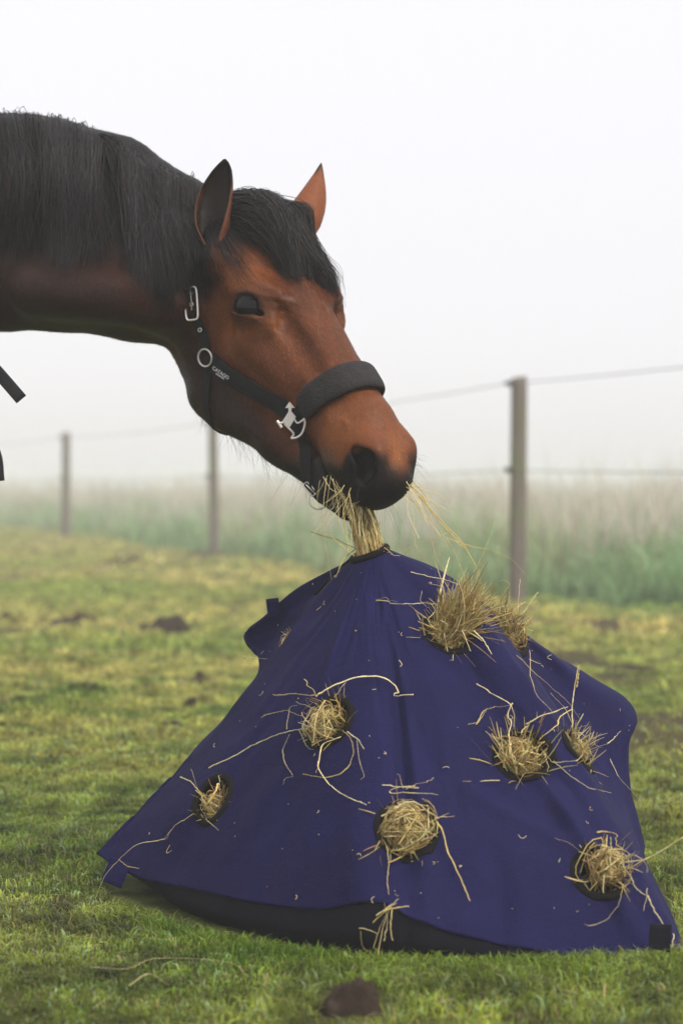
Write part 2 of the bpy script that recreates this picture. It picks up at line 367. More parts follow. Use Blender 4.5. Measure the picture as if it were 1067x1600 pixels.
# --- ears: cupped leaves lofted from base to tip and joined to the body mesh
def ear(base, tip, back, width, bend=.01, prof=None, n=26, m=17):
    """back = direction the closed side faces"""
    base = np.asarray(base); tip = np.asarray(tip); ax = tip - base; Lh = np.linalg.norm(ax); ax = ax / Lh
    bk = nrm(back - ax * np.dot(back, ax)); sd = np.cross(ax, bk); out = []
    prof = prof or [(0, .25), (.1, .52), (.3, .94), (.5, 1.04), (.65, .95), (.78, .74), (.88, .48), (.95, .28), (1, .05)]
    for i in range(n):
        t = i / (n - 1); wd = width * np.interp(t, [p[0] for p in prof], [p[1] for p in prof])
        op = np.interp(t, [0, .15, .5, 1], [2.9, 2.3, 1.75, 1.3])                # how far round the rim goes
        c = base + ax * Lh * t + sd * bend * math.sin(t * 2.9) + bk * (.006 * t * t)
        a = np.linspace(-op, op, m); rr = wd / 2 / max(.35, math.sin(min(op, 1.57)))
        ring = c + rr * (np.sin(a)[:, None] * sd + .72 * (np.cos(a)[:, None]) * bk)
        out.append(ring)
    O = np.array(out); th = .0022
    nr = nrm(np.cross(np.gradient(O, axis=0), np.gradient(O, axis=1))); I_ = O + nr * th * 1.0; sgn = np.sign(np.sum((O - (base + ax * .5 * Lh)) * nr))
    I_ = O - nr * th * sgn
    idx = np.arange(n * m).reshape(n, m); q = np.stack([idx[:-1, :-1], idx[:-1, 1:], idx[1:, 1:], idx[1:, :-1]], -1).reshape(-1, 4)
    V = np.concatenate([O.reshape(-1, 3), I_.reshape(-1, 3)]); N2 = n * m
    F = [q, q[:, ::-1] + N2]
    for e in (idx[:, 0], idx[:, -1], idx[0], idx[-1]): F.append(np.stack([e[:-1], e[1:], e[1:] + N2, e[:-1] + N2], -1))
    t = np.tile(np.repeat(np.linspace(0, 1, n), m), 2); rim = np.tile(np.abs(np.tile(np.linspace(-1, 1, m), n)), 2); inner = np.repeat([0, 1], N2)
    return V, np.concatenate(F), t, rim, inner
nb = at(336, 400, 3.115); fb = at(462, 362, 3.225)
e1 = ear(nb, at(351, 246, 3.14), nrm([.42, .85, .0]), .069, .014, [(0, .3), (.1, .55), (.3, .92), (.5, 1.0), (.65, .97), (.78, .82), (.88, .60), (.95, .36), (1, .06)])
e2 = ear(fb, at(498, 256, 3.29), nrm([.35, -.85, .15]), .064, .010, [(0, 1.05), (.2, 1.08), (.4, .95), (.55, .78), (.7, .56), (.85, .30), (.95, .13), (1, .03)])
horse = empty('horse', (-1.35, 3.5, 0)); HO = np.array([-1.35, 3.5, 0])
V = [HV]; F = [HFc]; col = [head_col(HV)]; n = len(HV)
for k, e in enumerate((e1, e2)):
    V.append(e[0]); F.append(e[1] + n); n += len(e[0]); t, rim, inner = e[2:]
    if k == 0: outer = np.array([.06, .022, .012]); rimc = np.array([.11, .036, .016])
    else: outer = np.array([.20, .062, .022]); rimc = np.array([.16, .05, .02])
    c = outer + (rimc - outer) * (np.clip((rim - .62) / .35, 0, 1) * (t < .8))[:, None]
    c = c + (np.array([.010, .009, .010]) - c) * np.clip((t - (.78 if k else .75) + .15 * (rim - .5)) / .15, 0, 1)[:, None]
    c = np.where(inner[:, None] == 1, np.array([.014, .0085, .0068]) + rimc * (np.clip((rim - .8) / .2, 0, 1) * (t < .7))[:, None], c); col.append(c)
m = NT('bay_coat'); at_ = m.attr(); tc = m.new('ShaderNodeTexCoord'); mp = m.new('ShaderNodeMapping'); m.ln(tc.outputs['Object'], mp.inputs[0])
mp.inputs['Rotation'].default_value = (0, .9, 0); mp.inputs['Scale'].default_value = (1, 1, .18)
nf = m.noise(420, 3, .6, mp.outputs[0]); nm = m.noise(60, 4, .6); nl = m.noise(9, 3, .5)
c = m.mul(at_.outputs['Color'], nf.outputs['Fac'], .80, 1.22); c = m.mul(c, nm.outputs['Fac'], .88, 1.14); c = m.mul(c, nl.outputs['Fac'], .88, 1.12)
m.ln(c, m.b.inputs['Base Color']); m.b.inputs['Roughness'].default_value = .48; m.b.inputs['Specular IOR Level'].default_value = .13

nb1 = m.bump(nf.outputs['Fac'], .35, .0012); m.ln(m.bump(nm.outputs['Fac'], .25, .003, nb1), m.b.inputs['Normal'])
M_coat = m.m
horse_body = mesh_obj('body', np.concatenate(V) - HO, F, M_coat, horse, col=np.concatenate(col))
tag(horse, 'bay horse with black mane lowering its head to eat hay from the blue bag', 'horse')
# eyes
m = NT('eye_glass'); m.b.inputs['Base Color'].default_value = (.006, .005, .005, 1); m.b.inputs['Roughness'].default_value = .06; m.b.inputs['Specular IOR Level'].default_value = .2
M_eye = m.m
def uv_sphere(c, r, frame=np.eye(3), n=24, mm=16):
    th = np.linspace(0, 2 * np.pi, n, endpoint=False); ph = np.linspace(.01, np.pi - .01, mm)
    P = np.stack([np.sin(ph)[:, None] * np.cos(th), np.sin(ph)[:, None] * np.sin(th), np.cos(ph)[:, None] * np.ones(n)], -1).reshape(-1, 3)
    V = np.asarray(c) + (P * np.asarray(r)) @ np.asarray(frame); idx = np.arange(n * mm).reshape(mm, n); a = idx[:-1]; b = idx[1:]
    return V, np.stack([a, b, np.roll(b, -1, 1), np.roll(a, -1, 1)], -1).reshape(-1, 4)
for sg in (-1, 1):
    c_, n_, a_, b_ = EYES[(sg + 1) // 2]; V, F = uv_sphere(c_ + n_ * .0035 - b_ * .0005, (ER, ER * .9, ER * .92), np.stack([a_, b_, n_])); mesh_obj('eye', V - HO, F, M_eye, horse)

# short coat: small flat hairs lying along the body
rs = np.random.default_rng(8); tri = HFc; ce = HV[tri].mean(1); ar = np.linalg.norm(np.cross(HV[tri[:, 2]] - HV[tri[:, 0]], HV[tri[:, 3]] - HV[tri[:, 1]]), axis=1) / 2
vis = (ce[:, 0] > -.82) & (ce[:, 2] > .6); pw = ar * vis * np.where(_n[tri[:, 0]][:, 1] < .3, 1, .25); NH = 210000; f_ = rs.choice(len(tri), NH, p=pw / pw.sum()); w4 = rs.dirichlet([1, 1, 1, 1], NH)
P0 = np.einsum('nk,nkj->nj', w4, HV[tri[f_]]); nn_ = nrm(np.einsum('nk,nkj->nj', w4, _n[tri[f_]]))
if np.mean(np.sum(nn_ * (P0 - np.array([-.1, 3.2, .95])), 1)) < 0: nn_ = -nn_
q_ = toloc(P0); flow = np.where((q_[:, 0] > -.02)[:, None] & (P0[:, :1] > -.3), A_ * 1.0 - F_ * .35 * np.clip(-q_[:, 1:2] * 6, 0, 1), np.array([-.55, 0, -.7])); sw = fbm(P0[:, 0] * 9, P0[:, 2] * 9, 3) - .5; flow = flow + np.cross(nn_, flow) * (sw * 1.6)[:, None] + .22 * rs.normal(size=(NH, 3))
T_ = nrm(flow - nn_ * np.sum(flow * nn_, 1)[:, None]); B_ = np.cross(T_, nn_); L_h = rs.uniform(.0035, .0085, NH)[:, None] * np.where(q_[:, :1] > .44, .5, 1); W_h = rs.uniform(.00018, .00042, NH)[:, None]
inel = np.zeros(NH, bool)
for c_, n_, a_, b_ in EYES: inel |= (((P0 - c_) @ a_ - .003) / .037) ** 2 + (((P0 - c_) @ b_ - .0005) / .0235) ** 2 < 1
k_ = ~inel; P0, T_, B_, nn_, L_h, W_h = P0[k_], T_[k_], B_[k_], nn_[k_], L_h[k_], W_h[k_]; NH = len(P0)
hv = np.stack([P0 - B_ * W_h + nn_ * .0002, P0 + B_ * W_h + nn_ * .0002, P0 + T_ * L_h + nn_ * L_h * rs.uniform(.10, .34, (NH, 1))], 1).reshape(-1, 3)
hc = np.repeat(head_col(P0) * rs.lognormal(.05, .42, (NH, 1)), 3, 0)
m = NT('coat_hair'); m.ln(m.attr().outputs['Color'], m.b.inputs['Base Color']); m.b.inputs['Roughness'].default_value = .42; m.b.inputs['Specular IOR Level'].default_value = .28
tag(mesh_obj('coat_hair', hv - HO, np.arange(NH * 3).reshape(-1, 3), m.m, horse, col=hc, smooth=False), kind='stuff')

# upper lashes
lp = []
for c_, n_, a_, b_ in EYES:
    for k in range(70):
        t = rs.uniform(-1, 1); b0 = c_ + a_ * t * .022 + b_ * (.0165 * math.sqrt(max(0, 1 - .8 * t * t)) + .001) + n_ * (.024 - .008 * t * t); d = nrm(n_ * .8 - b_ * rs.uniform(.1, .6) + a_ * rs.normal() * .25); j = np.linspace(0, 1, 5)[:, None]; lp.append(b0 + d * .013 * rs.uniform(.6, 1.2) * j - b_ * .003 * j ** 2)
V, F, cc = strands(np.array(lp), .00028 * np.linspace(1, .3, 5)[None], 3, col=np.full((len(lp), 3), .008)); tag(mesh_obj('eyelashes', V - HO, F, m.m, horse, col=cc), kind='stuff')
# ============================ MANE, FORELOCK, BEARD ======================
m = NT('black_hair'); n1 = m.noise(40, 3); c = m.mul(m.attr().outputs['Color'], n1.outputs['Fac'], .7, 1.4); m.ln(c, m.b.inputs['Base Color'])
m.b.inputs['Roughness'].default_value = .42; m.b.inputs['Specular IOR Level'].default_value = .30; M_hair = m.m
def depth_map(org, ex, ez, dr, A, B, far):
    """distance along dr at which rays from org + a ex + b ez meet the horse"""
    D = np.full((len(A), len(B)), far)
    for i, a in enumerate(A):
        for j, b in enumerate(B):
            h = BH.ray_cast(Vector(org + a * ex + b * ez), Vector(dr))
            if h[0] is not None: D[i, j] = h[3]
    return D
def bil(D, A, B, a, b):
    i = np.clip((a - A[0]) / (A[1] - A[0]), 0, len(A) - 1.001); j = np.clip((b - B[0]) / (B[1] - B[0]), 0, len(B) - 1.001)
    i0 = i.astype(int); j0 = j.astype(int); f = i - i0; g = j - j0
    return (D[i0, j0] * (1 - f) + D[i0 + 1, j0] * f) * (1 - g) + (D[i0, j0 + 1] * (1 - f) + D[i0 + 1, j0 + 1] * f) * g
XA = np.arange(-1.25, .12, .012); ZA = np.arange(.75, 1.62, .012)
DM = depth_map(np.array([0, 2.0, 0]), np.array([1., 0, 0]), np.array([0, 0, 1.]), (0, 1, 0), XA, ZA, 9.0) + 2.0
crest = np.array([at(px, py, 3.40 - .05 * max(0, px) / 300) for px, py in ((-420, 118), (-260, 135), (-120, 160), (0, 184), (60, 190), (120, 200), (170, 229), (230, 267), (275, 287), (312, 296))])
def mane(N, K=16):
    t = rng.random(N) ** .9; cs = catmull(crest, 400); S = cs[(t * 399).astype(int)] + rng.normal(size=(N, 3)) * [.004, .016, .004] - [0, 0, .020]
    L = np.interp(S[:, 0], XM, [.245, .24, .225, .222, .155, .225, .20]) * rng.uniform(.52, 1.12, N) * np.where(rng.random(N) < .12, .55, 1) * (1 + .10 * np.random.default_rng(9).normal(size=400)[np.floor(S[:, 0] * 38).astype(int) % 400])
    clump = np.floor(S[:, 0] * 38 + rng.normal(size=N) * .3); cr = np.random.default_rng(5); tab = cr.normal(size=(400, 5)); ci = clump.astype(int) % 400
    P = np.zeros((N, K, 3)); P[:, 0] = S
    j = np.linspace(0, 1, K)[None, :]; l = L[:, None] * j
    rise = (.018 + .008 * rng.random(N) + .014 * (rng.random(N) < .012))[:, None]
    lean = (.034 + .035 * tab[ci, 0] + .012 * rng.normal(size=N))[:, None]
    near = np.clip((S[:, 0] + .32) / .12, 0, 1)[:, None]                         # by the ear the hair sweeps forward
    X = S[:, :1] + lean * j ** 1.3 + (.015 * (1 + tab[ci, 1:2]) * np.sin(j * (5 + 2 * tab[ci, 2:3]) + tab[ci, 3:4] * 3) + .0025 * np.sin(j * 14 + rng.random((N, 1)) * 6)) * j
    X = X - (X - (clump[:, None] + .5) / 38 - lean) * .62 * j * (1 - near)
    Z = S[:, 2:3] + rise * np.sin(np.minimum(j / .34, 1) * np.pi) - np.maximum(j - .08, 0) / .92 * L[:, None] * (1 - .05 * near) 
    Y = bil(DM, XA, ZA, X.ravel(), Z.ravel()).reshape(X.shape)
    top = S[:, 1:2] - np.minimum(j / .2, 1) * .05
    off = (.005 + .010 * rng.random(N) + .013 * np.clip(1 + .9 * tab[ci, 4], 0, 3))[:, None] * (1 - .35 * j)
    Y = np.where(Y > 3.9, top, np.minimum(Y, S[:, 1:2] + .02)); Y = Y * 1.0 - off * np.minimum(j / .15, 1)
    for _ in range(2): Y[:, 1:-1] = (Y[:, :-2] + Y[:, 1:-1] * 2 + Y[:, 2:]) / 4
    P = np.stack([X, Y, Z], -1); P[:, 0] = S
    R = .00062 * rng.uniform(.6, 1.25, (N, 1)) * np.interp(j, [0, .1, .7, 1], [.8, 1, .85, .15])
    sh = rng.uniform(.5, 1.7, N) * (1 + .5 * tab[ci, 4]); base = np.array([.0105, .0095, .0112]); c = base * np.clip(sh, .3, 2.8)[:, None]
    br = rng.random(N) < .12; c[br] = [.03, .017, .011]
    return P, R, c
P, R, c = mane(15000); V, F, cc = strands(P, R, 3, col=c); mesh_obj('mane', V - HO, F, M_hair, horse, col=cc)
P, R, c = mane(900); P = P + np.cumsum(rng.normal(size=P.shape) * .0012, 1) + (rng.normal(size=(900, 1, 3)) * [.03, .008, .012] - [0, .012, 0]) * np.linspace(0, 1, P.shape[1])[None, :, None] ** 1.5; V, F, cc = strands(P, R * .7, 3, col=c * 1.6); tag(mesh_obj('loose_mane_hair', V - HO, F, M_hair, horse, col=cc), kind='stuff')
# forelock: over the brow in head coordinates
SA = np.arange(-.12, .34, .01); WA = np.arange(-.13, .131, .01)
UM = .35 - depth_map(HL(0, .35, 0), A_, L_, -F_, SA, WA, .5)
def forelock(N, K=15):
    w0 = rng.normal(size=N) * .026; s0 = rng.uniform(-.07, .045, N); ck = rng.integers(0, 60, N); tab = np.random.default_rng(3).normal(size=(60, 5))
    wt = rng.uniform(-1, 1, N) * .074 + .026; ck = (np.floor(wt * 130 + rng.normal(size=N) * .5).astype(int) + 30) % 60; wt = wt + (.011 * tab[ck, 0]) - (wt - (ck - 29.5) / 130) * .6; wt = np.where(wt < -.052, rng.uniform(-.045, .09, N), np.minimum(wt, .105))
    st_ = .158 - 2.2 * np.maximum(-wt - .028, 0) - .30 * np.maximum(wt - .07, 0) + .020 * np.clip(tab[ck, 1], -2, 1.3) + .018 * rng.normal(size=N) + .03 * (rng.random(N) < .08) * rng.random(N); st_ = np.maximum(st_, s0 + .05)
    j = np.linspace(0, 1, K)[None, :]
    s = s0[:, None] + (st_ - s0)[:, None] * j ** .9; w = w0[:, None] + (wt - w0)[:, None] * j ** 1.25 + .004 * np.sin(j * 9 + tab[ck, 2:3] * 4) * j
    u = bil(UM, SA, WA, s.ravel(), w.ravel()).reshape(s.shape); u = np.maximum(u, -.11)
    for _ in range(2): u[:, 1:-1] = (u[:, :-2] + u[:, 1:-1] * 2 + u[:, 2:]) / 4
    hgt = (.004 + .038 * rng.random(N) ** .8 * (1 + .2 * tab[ck, 3]))[:, None]
    u = u + .002 + hgt * np.sin(np.clip(j * 1.05, 0, 1) * np.pi) ** .6 + .006 * j * rng.random((N, 1)) + .022 * j ** 2 * (rng.random((N, 1)) < .06) * rng.random((N, 1))
    P = POLL + s[..., None] * A_ + u[..., None] * F_ + w[..., None] * L_
    R = .0006 * rng.uniform(.6, 1.25, (N, 1)) * np.interp(j, [0, .1, .6, 1], [.8, 1, .8, .12])
    c = np.array([.0135, .0115, .0125]) * rng.uniform(.55, 1.7, N)[:, None]; br = rng.random(N) < .2; c[br] = [.035, .019, .012]
    return P, R, c
P, R, c = forelock(8500); V, F, cc = strands(P, R, 3, col=c); mesh_obj('forelock', V - HO, F, M_hair, horse, col=cc)
# long thin hairs under the jaw and whiskers round the lips
bp, bl, bc = [], [], []
for px0, py0, px1, py1, n_, ln in ((300, 640, 330, 672, 10, .03), (350, 683, 470, 742, 70, .055), (470, 742, 505, 765, 16, .05), (545, 800, 575, 808, 14, .035)):
    for k in range(n_):
        t = rng.random(); hit = None
        for up in range(0, 30, 2):
            hit, nn = cam_hit(BH, px0 + (px1 - px0) * t, py0 + (py1 - py0) * t - up)
            if hit is not None: break
        if hit is None: continue
        d = nrm([.25 + .35 * rng.normal(), .3 * rng.normal(), -1]); L = ln * rng.uniform(.5, 1.3); j = np.linspace(0, 1, 7)[:, None]
        bp.append(hit + [0, .01, .004] + d * L * j + np.array([.3, 0, .0]) * L * rng.normal() * .5 * j ** 2); bl.append(.00022); bc.append([.012, .009, .008])
for px, py, dx, dz, n_ in ((640, 720, .8, -.3, 14), (636, 750, .7, -.6, 10), (560, 770, -.2, -.9, 10), (612, 790, .3, -.9, 8)):
    for k in range(n_):
        hit, nn = cam_hit(BH, px + rng.uniform(-14, 2), py + rng.uniform(-14, 6))
        if hit is None: continue
        d = nrm(nn * .4 + [dx + .3 * rng.normal(), -.2, dz + .3 * rng.normal()]); L = rng.uniform(.02, .045); j = np.linspace(0, 1, 7)[:, None]
        bp.append(hit + d * L * j + np.array([0, 0, -.3]) * L * j ** 2); bl.append(.0002); bc.append([.02, .018, .017])
V, F, cc = strands(np.array(bp), np.array(bl)[:, None] * np.linspace(1, .35, 7)[None], 3, col=np.array(bc)); tag(mesh_obj('whiskers', V - HO, F, M_hair, horse, col=cc), kind='stuff')
# ============================ HALTER =====================================
M_web = simple_mat('black_webbing', (.0125, .013, .0155), .75, noise=.2, nscale=60, bump=.35, bscale=900, spec=.2)
M_pad = simple_mat('charcoal_padding', (.030, .026, .027), .85, noise=.3, nscale=70, bump=1.0, bscale=240, spec=.2)
M_metal = simple_mat('polished_steel', (.86, .81, .77), .36, .65, noise=.08, nscale=80)
halter = empty('halter', HL(.2, -.1, 0)); HA = np.array(halter.location)
tag(halter, 'black padded halter with silver fittings buckled on the bay horse\'s head', 'halter')
def hitp(px, py): return cam_hit(BH, px, py)
def onsurf(P):
    out, nn = [], []
    for p in P:
        h = BH.find_nearest(Vector(p)); out.append(np.array(h[0])); nn.append(np.array(h[1]))
    return np.array(out), np.array(nn)
def orient(P, N):
    c = HL(.25, -.11, 0); ax = P - c; ax = ax - np.outer(ax @ A_, A_); s = np.sign(np.sum(ax * N, 1)); s[s == 0] = 1; return N * s[:, None]
def band(name, P, N, w, t, mat, parent, bulge=2.6, lift=.0022, sides=16, taper=None, col=None):
    P = np.asarray(P); T = nrm(np.gradient(P, axis=0)); N = np.asarray(N).copy()
    for _ in range(6): N[1:-1] = nrm(N[:-2] + N[1:-1] + N[2:])
    for _ in range(2): P[1:-1] = (P[:-2] + 2 * P[1:-1] + P[2:]) / 4
    N = nrm(N - T * np.sum(N * T, 1)[:, None]); B = np.cross(T, N); a = np.linspace(0, 2 * np.pi, sides, endpoint=False)
    cx = np.sign(np.cos(a)) * np.abs(np.cos(a)) ** (2 / (bulge + 2)); cy = np.sign(np.sin(a)) * np.abs(np.sin(a)) ** (2 / bulge)
    w = np.broadcast_to(w, len(P)); t = np.broadcast_to(t, len(P))
    V = (P + N * (t / 2 + lift)[:, None])[:, None] + B[:, None] * (cx[None, :, None] * w[:, None, None] / 2) + N[:, None] * (cy[None, :, None] * t[:, None, None] / 2)
    n = len(P); idx = np.arange(n * sides).reshape(n, sides); q = np.stack([idx[:-1], idx[1:], np.roll(idx[1:], -1, 1), np.roll(idx[:-1], -1, 1)], -1).reshape(-1, 4)
    V = V.reshape(-1, 3); V = np.concatenate([V, P[:1] + N[:1] * t[0] / 2, P[-1:] + N[-1:] * t[-1] / 2]); k = np.arange(sides)
    F = [q, np.stack([np.full(sides, n * sides), k, (k + 1) % sides], -1), np.stack([np.full(sides, n * sides + 1), idx[-1][(k + 1) % sides], idx[-1][k]], -1)]
    o = mesh_obj(name, V, F, mat, parent, origin=HA) if parent is halter else mesh_obj(name, V - HA, F, mat, parent)
    if parent is halter: o.location = (0, 0, 0); o.data.transform(Matrix.Identity(4))
    return o
def path_px(pp, n, lift=0):
    Q = catmull(np.array(pp, float), n); P, N = [], []
    for x, y in Q:
        h, nn = hitp(x, y)
        if h is None: continue
        P.append(h); N.append(nn)
    P = np.array(P); return P, orient(P, np.array(N))
def mir(P):
    q = toloc(P); return POLL + q[:, :1] * A_ + q[:, 1:2] * F_ - q[:, 2:] * L_
def loop(P1, Q, th0, th1, n):
    """surface points round the plane that holds the L axis and the direction to Q"""
    l = toloc_(P1); mid = HL(l[0], l[1], 0); e2 = Q - mid; e2 = nrm(e2 - L_ * np.dot(e2, L_)); P, N = [], []
    for th in np.linspace(th0, th1, n):
        d = -L_ * math.cos(th) + e2 * math.sin(th); h = BH.ray_cast(Vector(mid + d * .3), Vector(-d))
        P.append(np.array(h[0])); N.append(np.array(h[1]))
    P = np.array(P); N = np.array(N); s = np.sign(np.sum((P - mid) * N, 1)); return P, N * s[:, None]
def ringgeo(c, n, r, t, sx=1, up=(0, 0, 1), k=28):
    n = nrm(n); a = nrm(np.cross(up, n)); b = np.cross(n, a); th = np.linspace(0, 2 * np.pi, k, endpoint=False)
    return tube(c + r * sx * np.cos(th)[:, None] * a + r * np.sin(th)[:, None] * b, t, 8, True)
def part(name, geo, mat, parent=None, smooth=True): return mesh_obj(name, geo[0] - HA, geo[1], mat, parent or halter, smooth=smooth)
RING, RN = hitp(327, 558); FIT, FN = hitp(462, 652)
RN = orient(RING[None], RN[None])[0]; FN = orient(FIT[None], FN[None])[0]
# cheek straps (near and far), with the maker's lettering woven on the near one
P, N = path_px([(333, 566), (352, 580), (400, 610), (430, 627), (452, 641)], 40)
cs = band('cheek_strap', P, N, .036, .0040, M_web, halter)
Pm, Nm = onsurf(mir(P)); Nm = orient(Pm, Nm); band('cheek_strap', Pm, Nm, .036, .0040, M_web, halter)
for body, size, dn, dxx in (('CATAGO', .0098, .0040, 0), ('DENMARK', .0046, .0105, .0)):
    i = 9; c_ = P[i]; t_ = nrm(P[i + 4] - P[i - 4]); nn = N[i]; nn = nrm(nn - t_ * np.dot(nn, t_)); b_ = np.cross(nn, t_)
    if b_[2] < 0: b_ = -b_; 
    cu = bpy.data.curves.new('lettering', 'FONT'); cu.body = body; cu.size = size; cu.align_x = 'CENTER'; cu.align_y = 'CENTER'; cu.extrude = .0001; cu.offset = .00028 * size / .0098
    to = bpy.data.objects.new('tmp', cu); C.objects.link(to); bpy.context.view_layer.update()
    me = bpy.data.meshes.new_from_object(to.evaluated_get(bpy.context.evaluated_depsgraph_get())); bpy.data.objects.remove(to)
    z_ = np.cross(t_, b_); o_ = c_ + nn * .0068 - b_ * dn; M4 = Matrix(((t_[0], b_[0], z_[0], o_[0]), (t_[1], b_[1], z_[1], o_[1]), (t_[2], b_[2], z_[2], o_[2]), (0, 0, 0, 1)))
    me.transform(Matrix.Translation(-Vector(HA)) @ M4); me.materials.clear(); me.materials.append(simple_mat('white_thread', (.7, .7, .7), .8)); ob = bpy.data.objects.new('lettering', me); C.objects.link(ob); ob.parent = cs
# crown strap, near side with buckle, then over the poll to the far ring
P, N = path_px([(324, 547), (318, 520), (307, 492), (302, 460), (302, 430), (304, 395), (306, 372)], 30)
nearP, nearN = P, N
lo = toloc_(P[-1]); Pt, Nt = loop(P[-1], HL(-.045, 0, 0), 0, np.pi, 30)
Pf, Nf = onsurf(mir(P[::-1])); Nf = orient(Pf, Nf)
PP = np.concatenate([P, Pt[2:-2], Pf]); NN = np.concatenate([N, Nt[2:-2], Nf]); q = catmull(PP[::4], 70); PP, NN0 = onsurf(q); NN = orient(PP, NN0)
crown = band('crown_strap', PP, NN, .0215, .0035, M_web, halter)
bk, bn = hitp(304, 475); bn = orient(bk[None], bn[None])[0]; upv = nrm(np.array([-.07, 0, 1.]))
def rrect(c, n, up, w, h, t, rr=.35):
    n = nrm(n); a = nrm(np.cross(up, n)); b = np.cross(n, a); th = np.linspace(0, 2 * np.pi, 40, endpoint=False)
    cx = np.sign(np.cos(th)) * np.abs(np.cos(th)) ** rr; sy = np.sign(np.sin(th)) * np.abs(np.sin(th)) ** rr
    return tube(c + w / 2 * cx[:, None] * a + h / 2 * sy[:, None] * b, t, 8, True)
i_ = int(np.argmin(np.linalg.norm(nearP - bk, axis=1))); vn = nrm(nearN[max(0, i_ - 4):i_ + 5].mean(0) * .4 + [-.25, -.8, .05]); bc_ = bk + vn * .0115
g = join_geo([rrect(bc_, vn, upv, .024, .058, .0019), tube([bc_ - upv * .012, bc_ + upv * .027], .0014, 8)])
part('buckle', g, M_metal)
for py_, px_ in ((476, 303), (458, 302), (516, 316)):
    h, nn = hitp(px_, py_); nn = orient(h[None], nn[None])[0]; nn = vn; part('eyelet', ringgeo(h + nn * .0085, nn, .0033, .0011), M_metal, None)
rc = RING + RN * .009 - [0, .002, 0]
for c_, n_ in ((rc, nrm(RN + [0, -.4, 0])),):
    part('ring', ringgeo(c_, n_, .0155, .0018), M_metal)
Rm, Rmn = onsurf(mir(RING[None])); Rmn = orient(Rm, Rmn); part('ring', ringgeo(Rm[0] + Rmn[0] * .006, Rmn[0], .0155, .0018), M_metal)
# throat strap under the jaw
jaw, _ = hitp(328, 655); Pl, Nl = loop(RING, jaw, -.0, np.pi, 40); band('throat_strap', Pl, Nl, .017, .0035, M_web, halter)
# noseband with its thick padded sleeve, and the chin strap
brid = next(h for h in (hitp(590 - k, 592 + k * .3)[0] for k in range(0, 60, 3)) if h is not None); bl_ = toloc_(brid); Qn = HL(bl_[0], bl_[1] + .01, 0)
Pn, Nn = loop(FIT, Qn, .02, np.pi - .02, 70); band('noseband', Pn, Nn, .024, .0035, M_web, halter)
w_ = np.interp(np.linspace(0, 1, 52), [0, .04, .15, .5, .85, .96, 1], [.030, .042, .050, .056, .050, .042, .030]); t_ = np.interp(np.linspace(0, 1, 52), [0, .05, .3, .7, .95, 1], [.007, .011, .0155, .0155, .011, .007])
padp = band('noseband_pad', Pn[9:61], Nn[9:61], w_, t_, M_pad, halter, bulge=2.2, sides=22, lift=.0015)
cj, _ = hitp(479, 742); Pc, Nc = loop(FIT, cj, .02, np.pi - .02, 50); band('chin_strap', Pc, Nc, .028, .0035, M_web, halter)
# cast fitting: arrow head, plate, half-moon loop (flat casting with thickness, in its own plane)
def casting(c, n, up):
    """cast fitting: arrow head, square plate, cross pin and half-moon loop, flat with thickness"""
    n = nrm(n); a = nrm(up - n * np.dot(up, n)); b = np.cross(a, n); geo = []; k_ = .000222
    W = lambda p: c + ((435 - np.array(p, float)[:, 1:]) * a + (np.array(p, float)[:, :1] - 96) * b) * k_
    def slab(poly, th=.0034):
        bot = W(poly); top = bot + n * th; k = len(bot); V = np.concatenate([top, bot, top.mean(0)[None], bot.mean(0)[None]])
        i = np.arange(k); j = (i + 1) % k; return V, [np.stack([i, j, j + k, i + k], -1), np.stack([j, i, np.full(k, 2 * k)], -1), np.stack([i + k, j + k, np.full(k, 2 * k + 1)], -1)]
    def rod(poly, r, sm=20):
        return tube(catmull(W(poly) + n * .0017, sm), r, 8)
    geo += [slab([(102, 362), (148, 418), (97, 500), (42, 452)], .0036), slab([(100, 303), (140, 350), (116, 347), (114, 375), (92, 375), (90, 347), (66, 350)])]
    geo += [rod([(-2, 447), (16, 472), (34, 500)], .0026, 6), rod([(20, 465), (50, 462)], .0022, 4), rod([(132, 430), (158, 465), (196, 447), (215, 430)], .0018), rod([(215, 432), (217, 480), (192, 545), (152, 576), (106, 581)], .0021), rod([(108, 580), (127, 548), (90, 505), (55, 472)], .0018)]
    return join_geo(geo)
fnv = nrm(FN * .5 + [.05, -.9, .05]); part('square_fitting', casting(FIT + FN * .012 + np.array([-.002, -.006, 0]), fnv, np.array([0, 0, 1.])), M_metal, smooth=False)
Fm, Fmn = onsurf(mir(FIT[None])); Fmn = orient(Fm, Fmn); part('square_fitting', casting(Fm[0] + Fmn[0] * .007, Fmn[0], -A_ * .5 + F_ * .8), M_metal, smooth=False)
# ring and slide hanging under the chin
cb, _ = hitp(490, 752); chn = at(497, 781, cb[1] + .01)
part('chin_ring', ringgeo(chn, [.15, -.9, .2], .0165, .0014), M_metal)
part('chin_slide', join_geo([rrect(at(484, 764, cb[1]), [.3, -.8, .4], nrm([-.6, 0, .8]), .012, .026, .0014), tube([at(478, 757, cb[1]), at(492, 771, cb[1])], .0013, 8)]), M_metal)
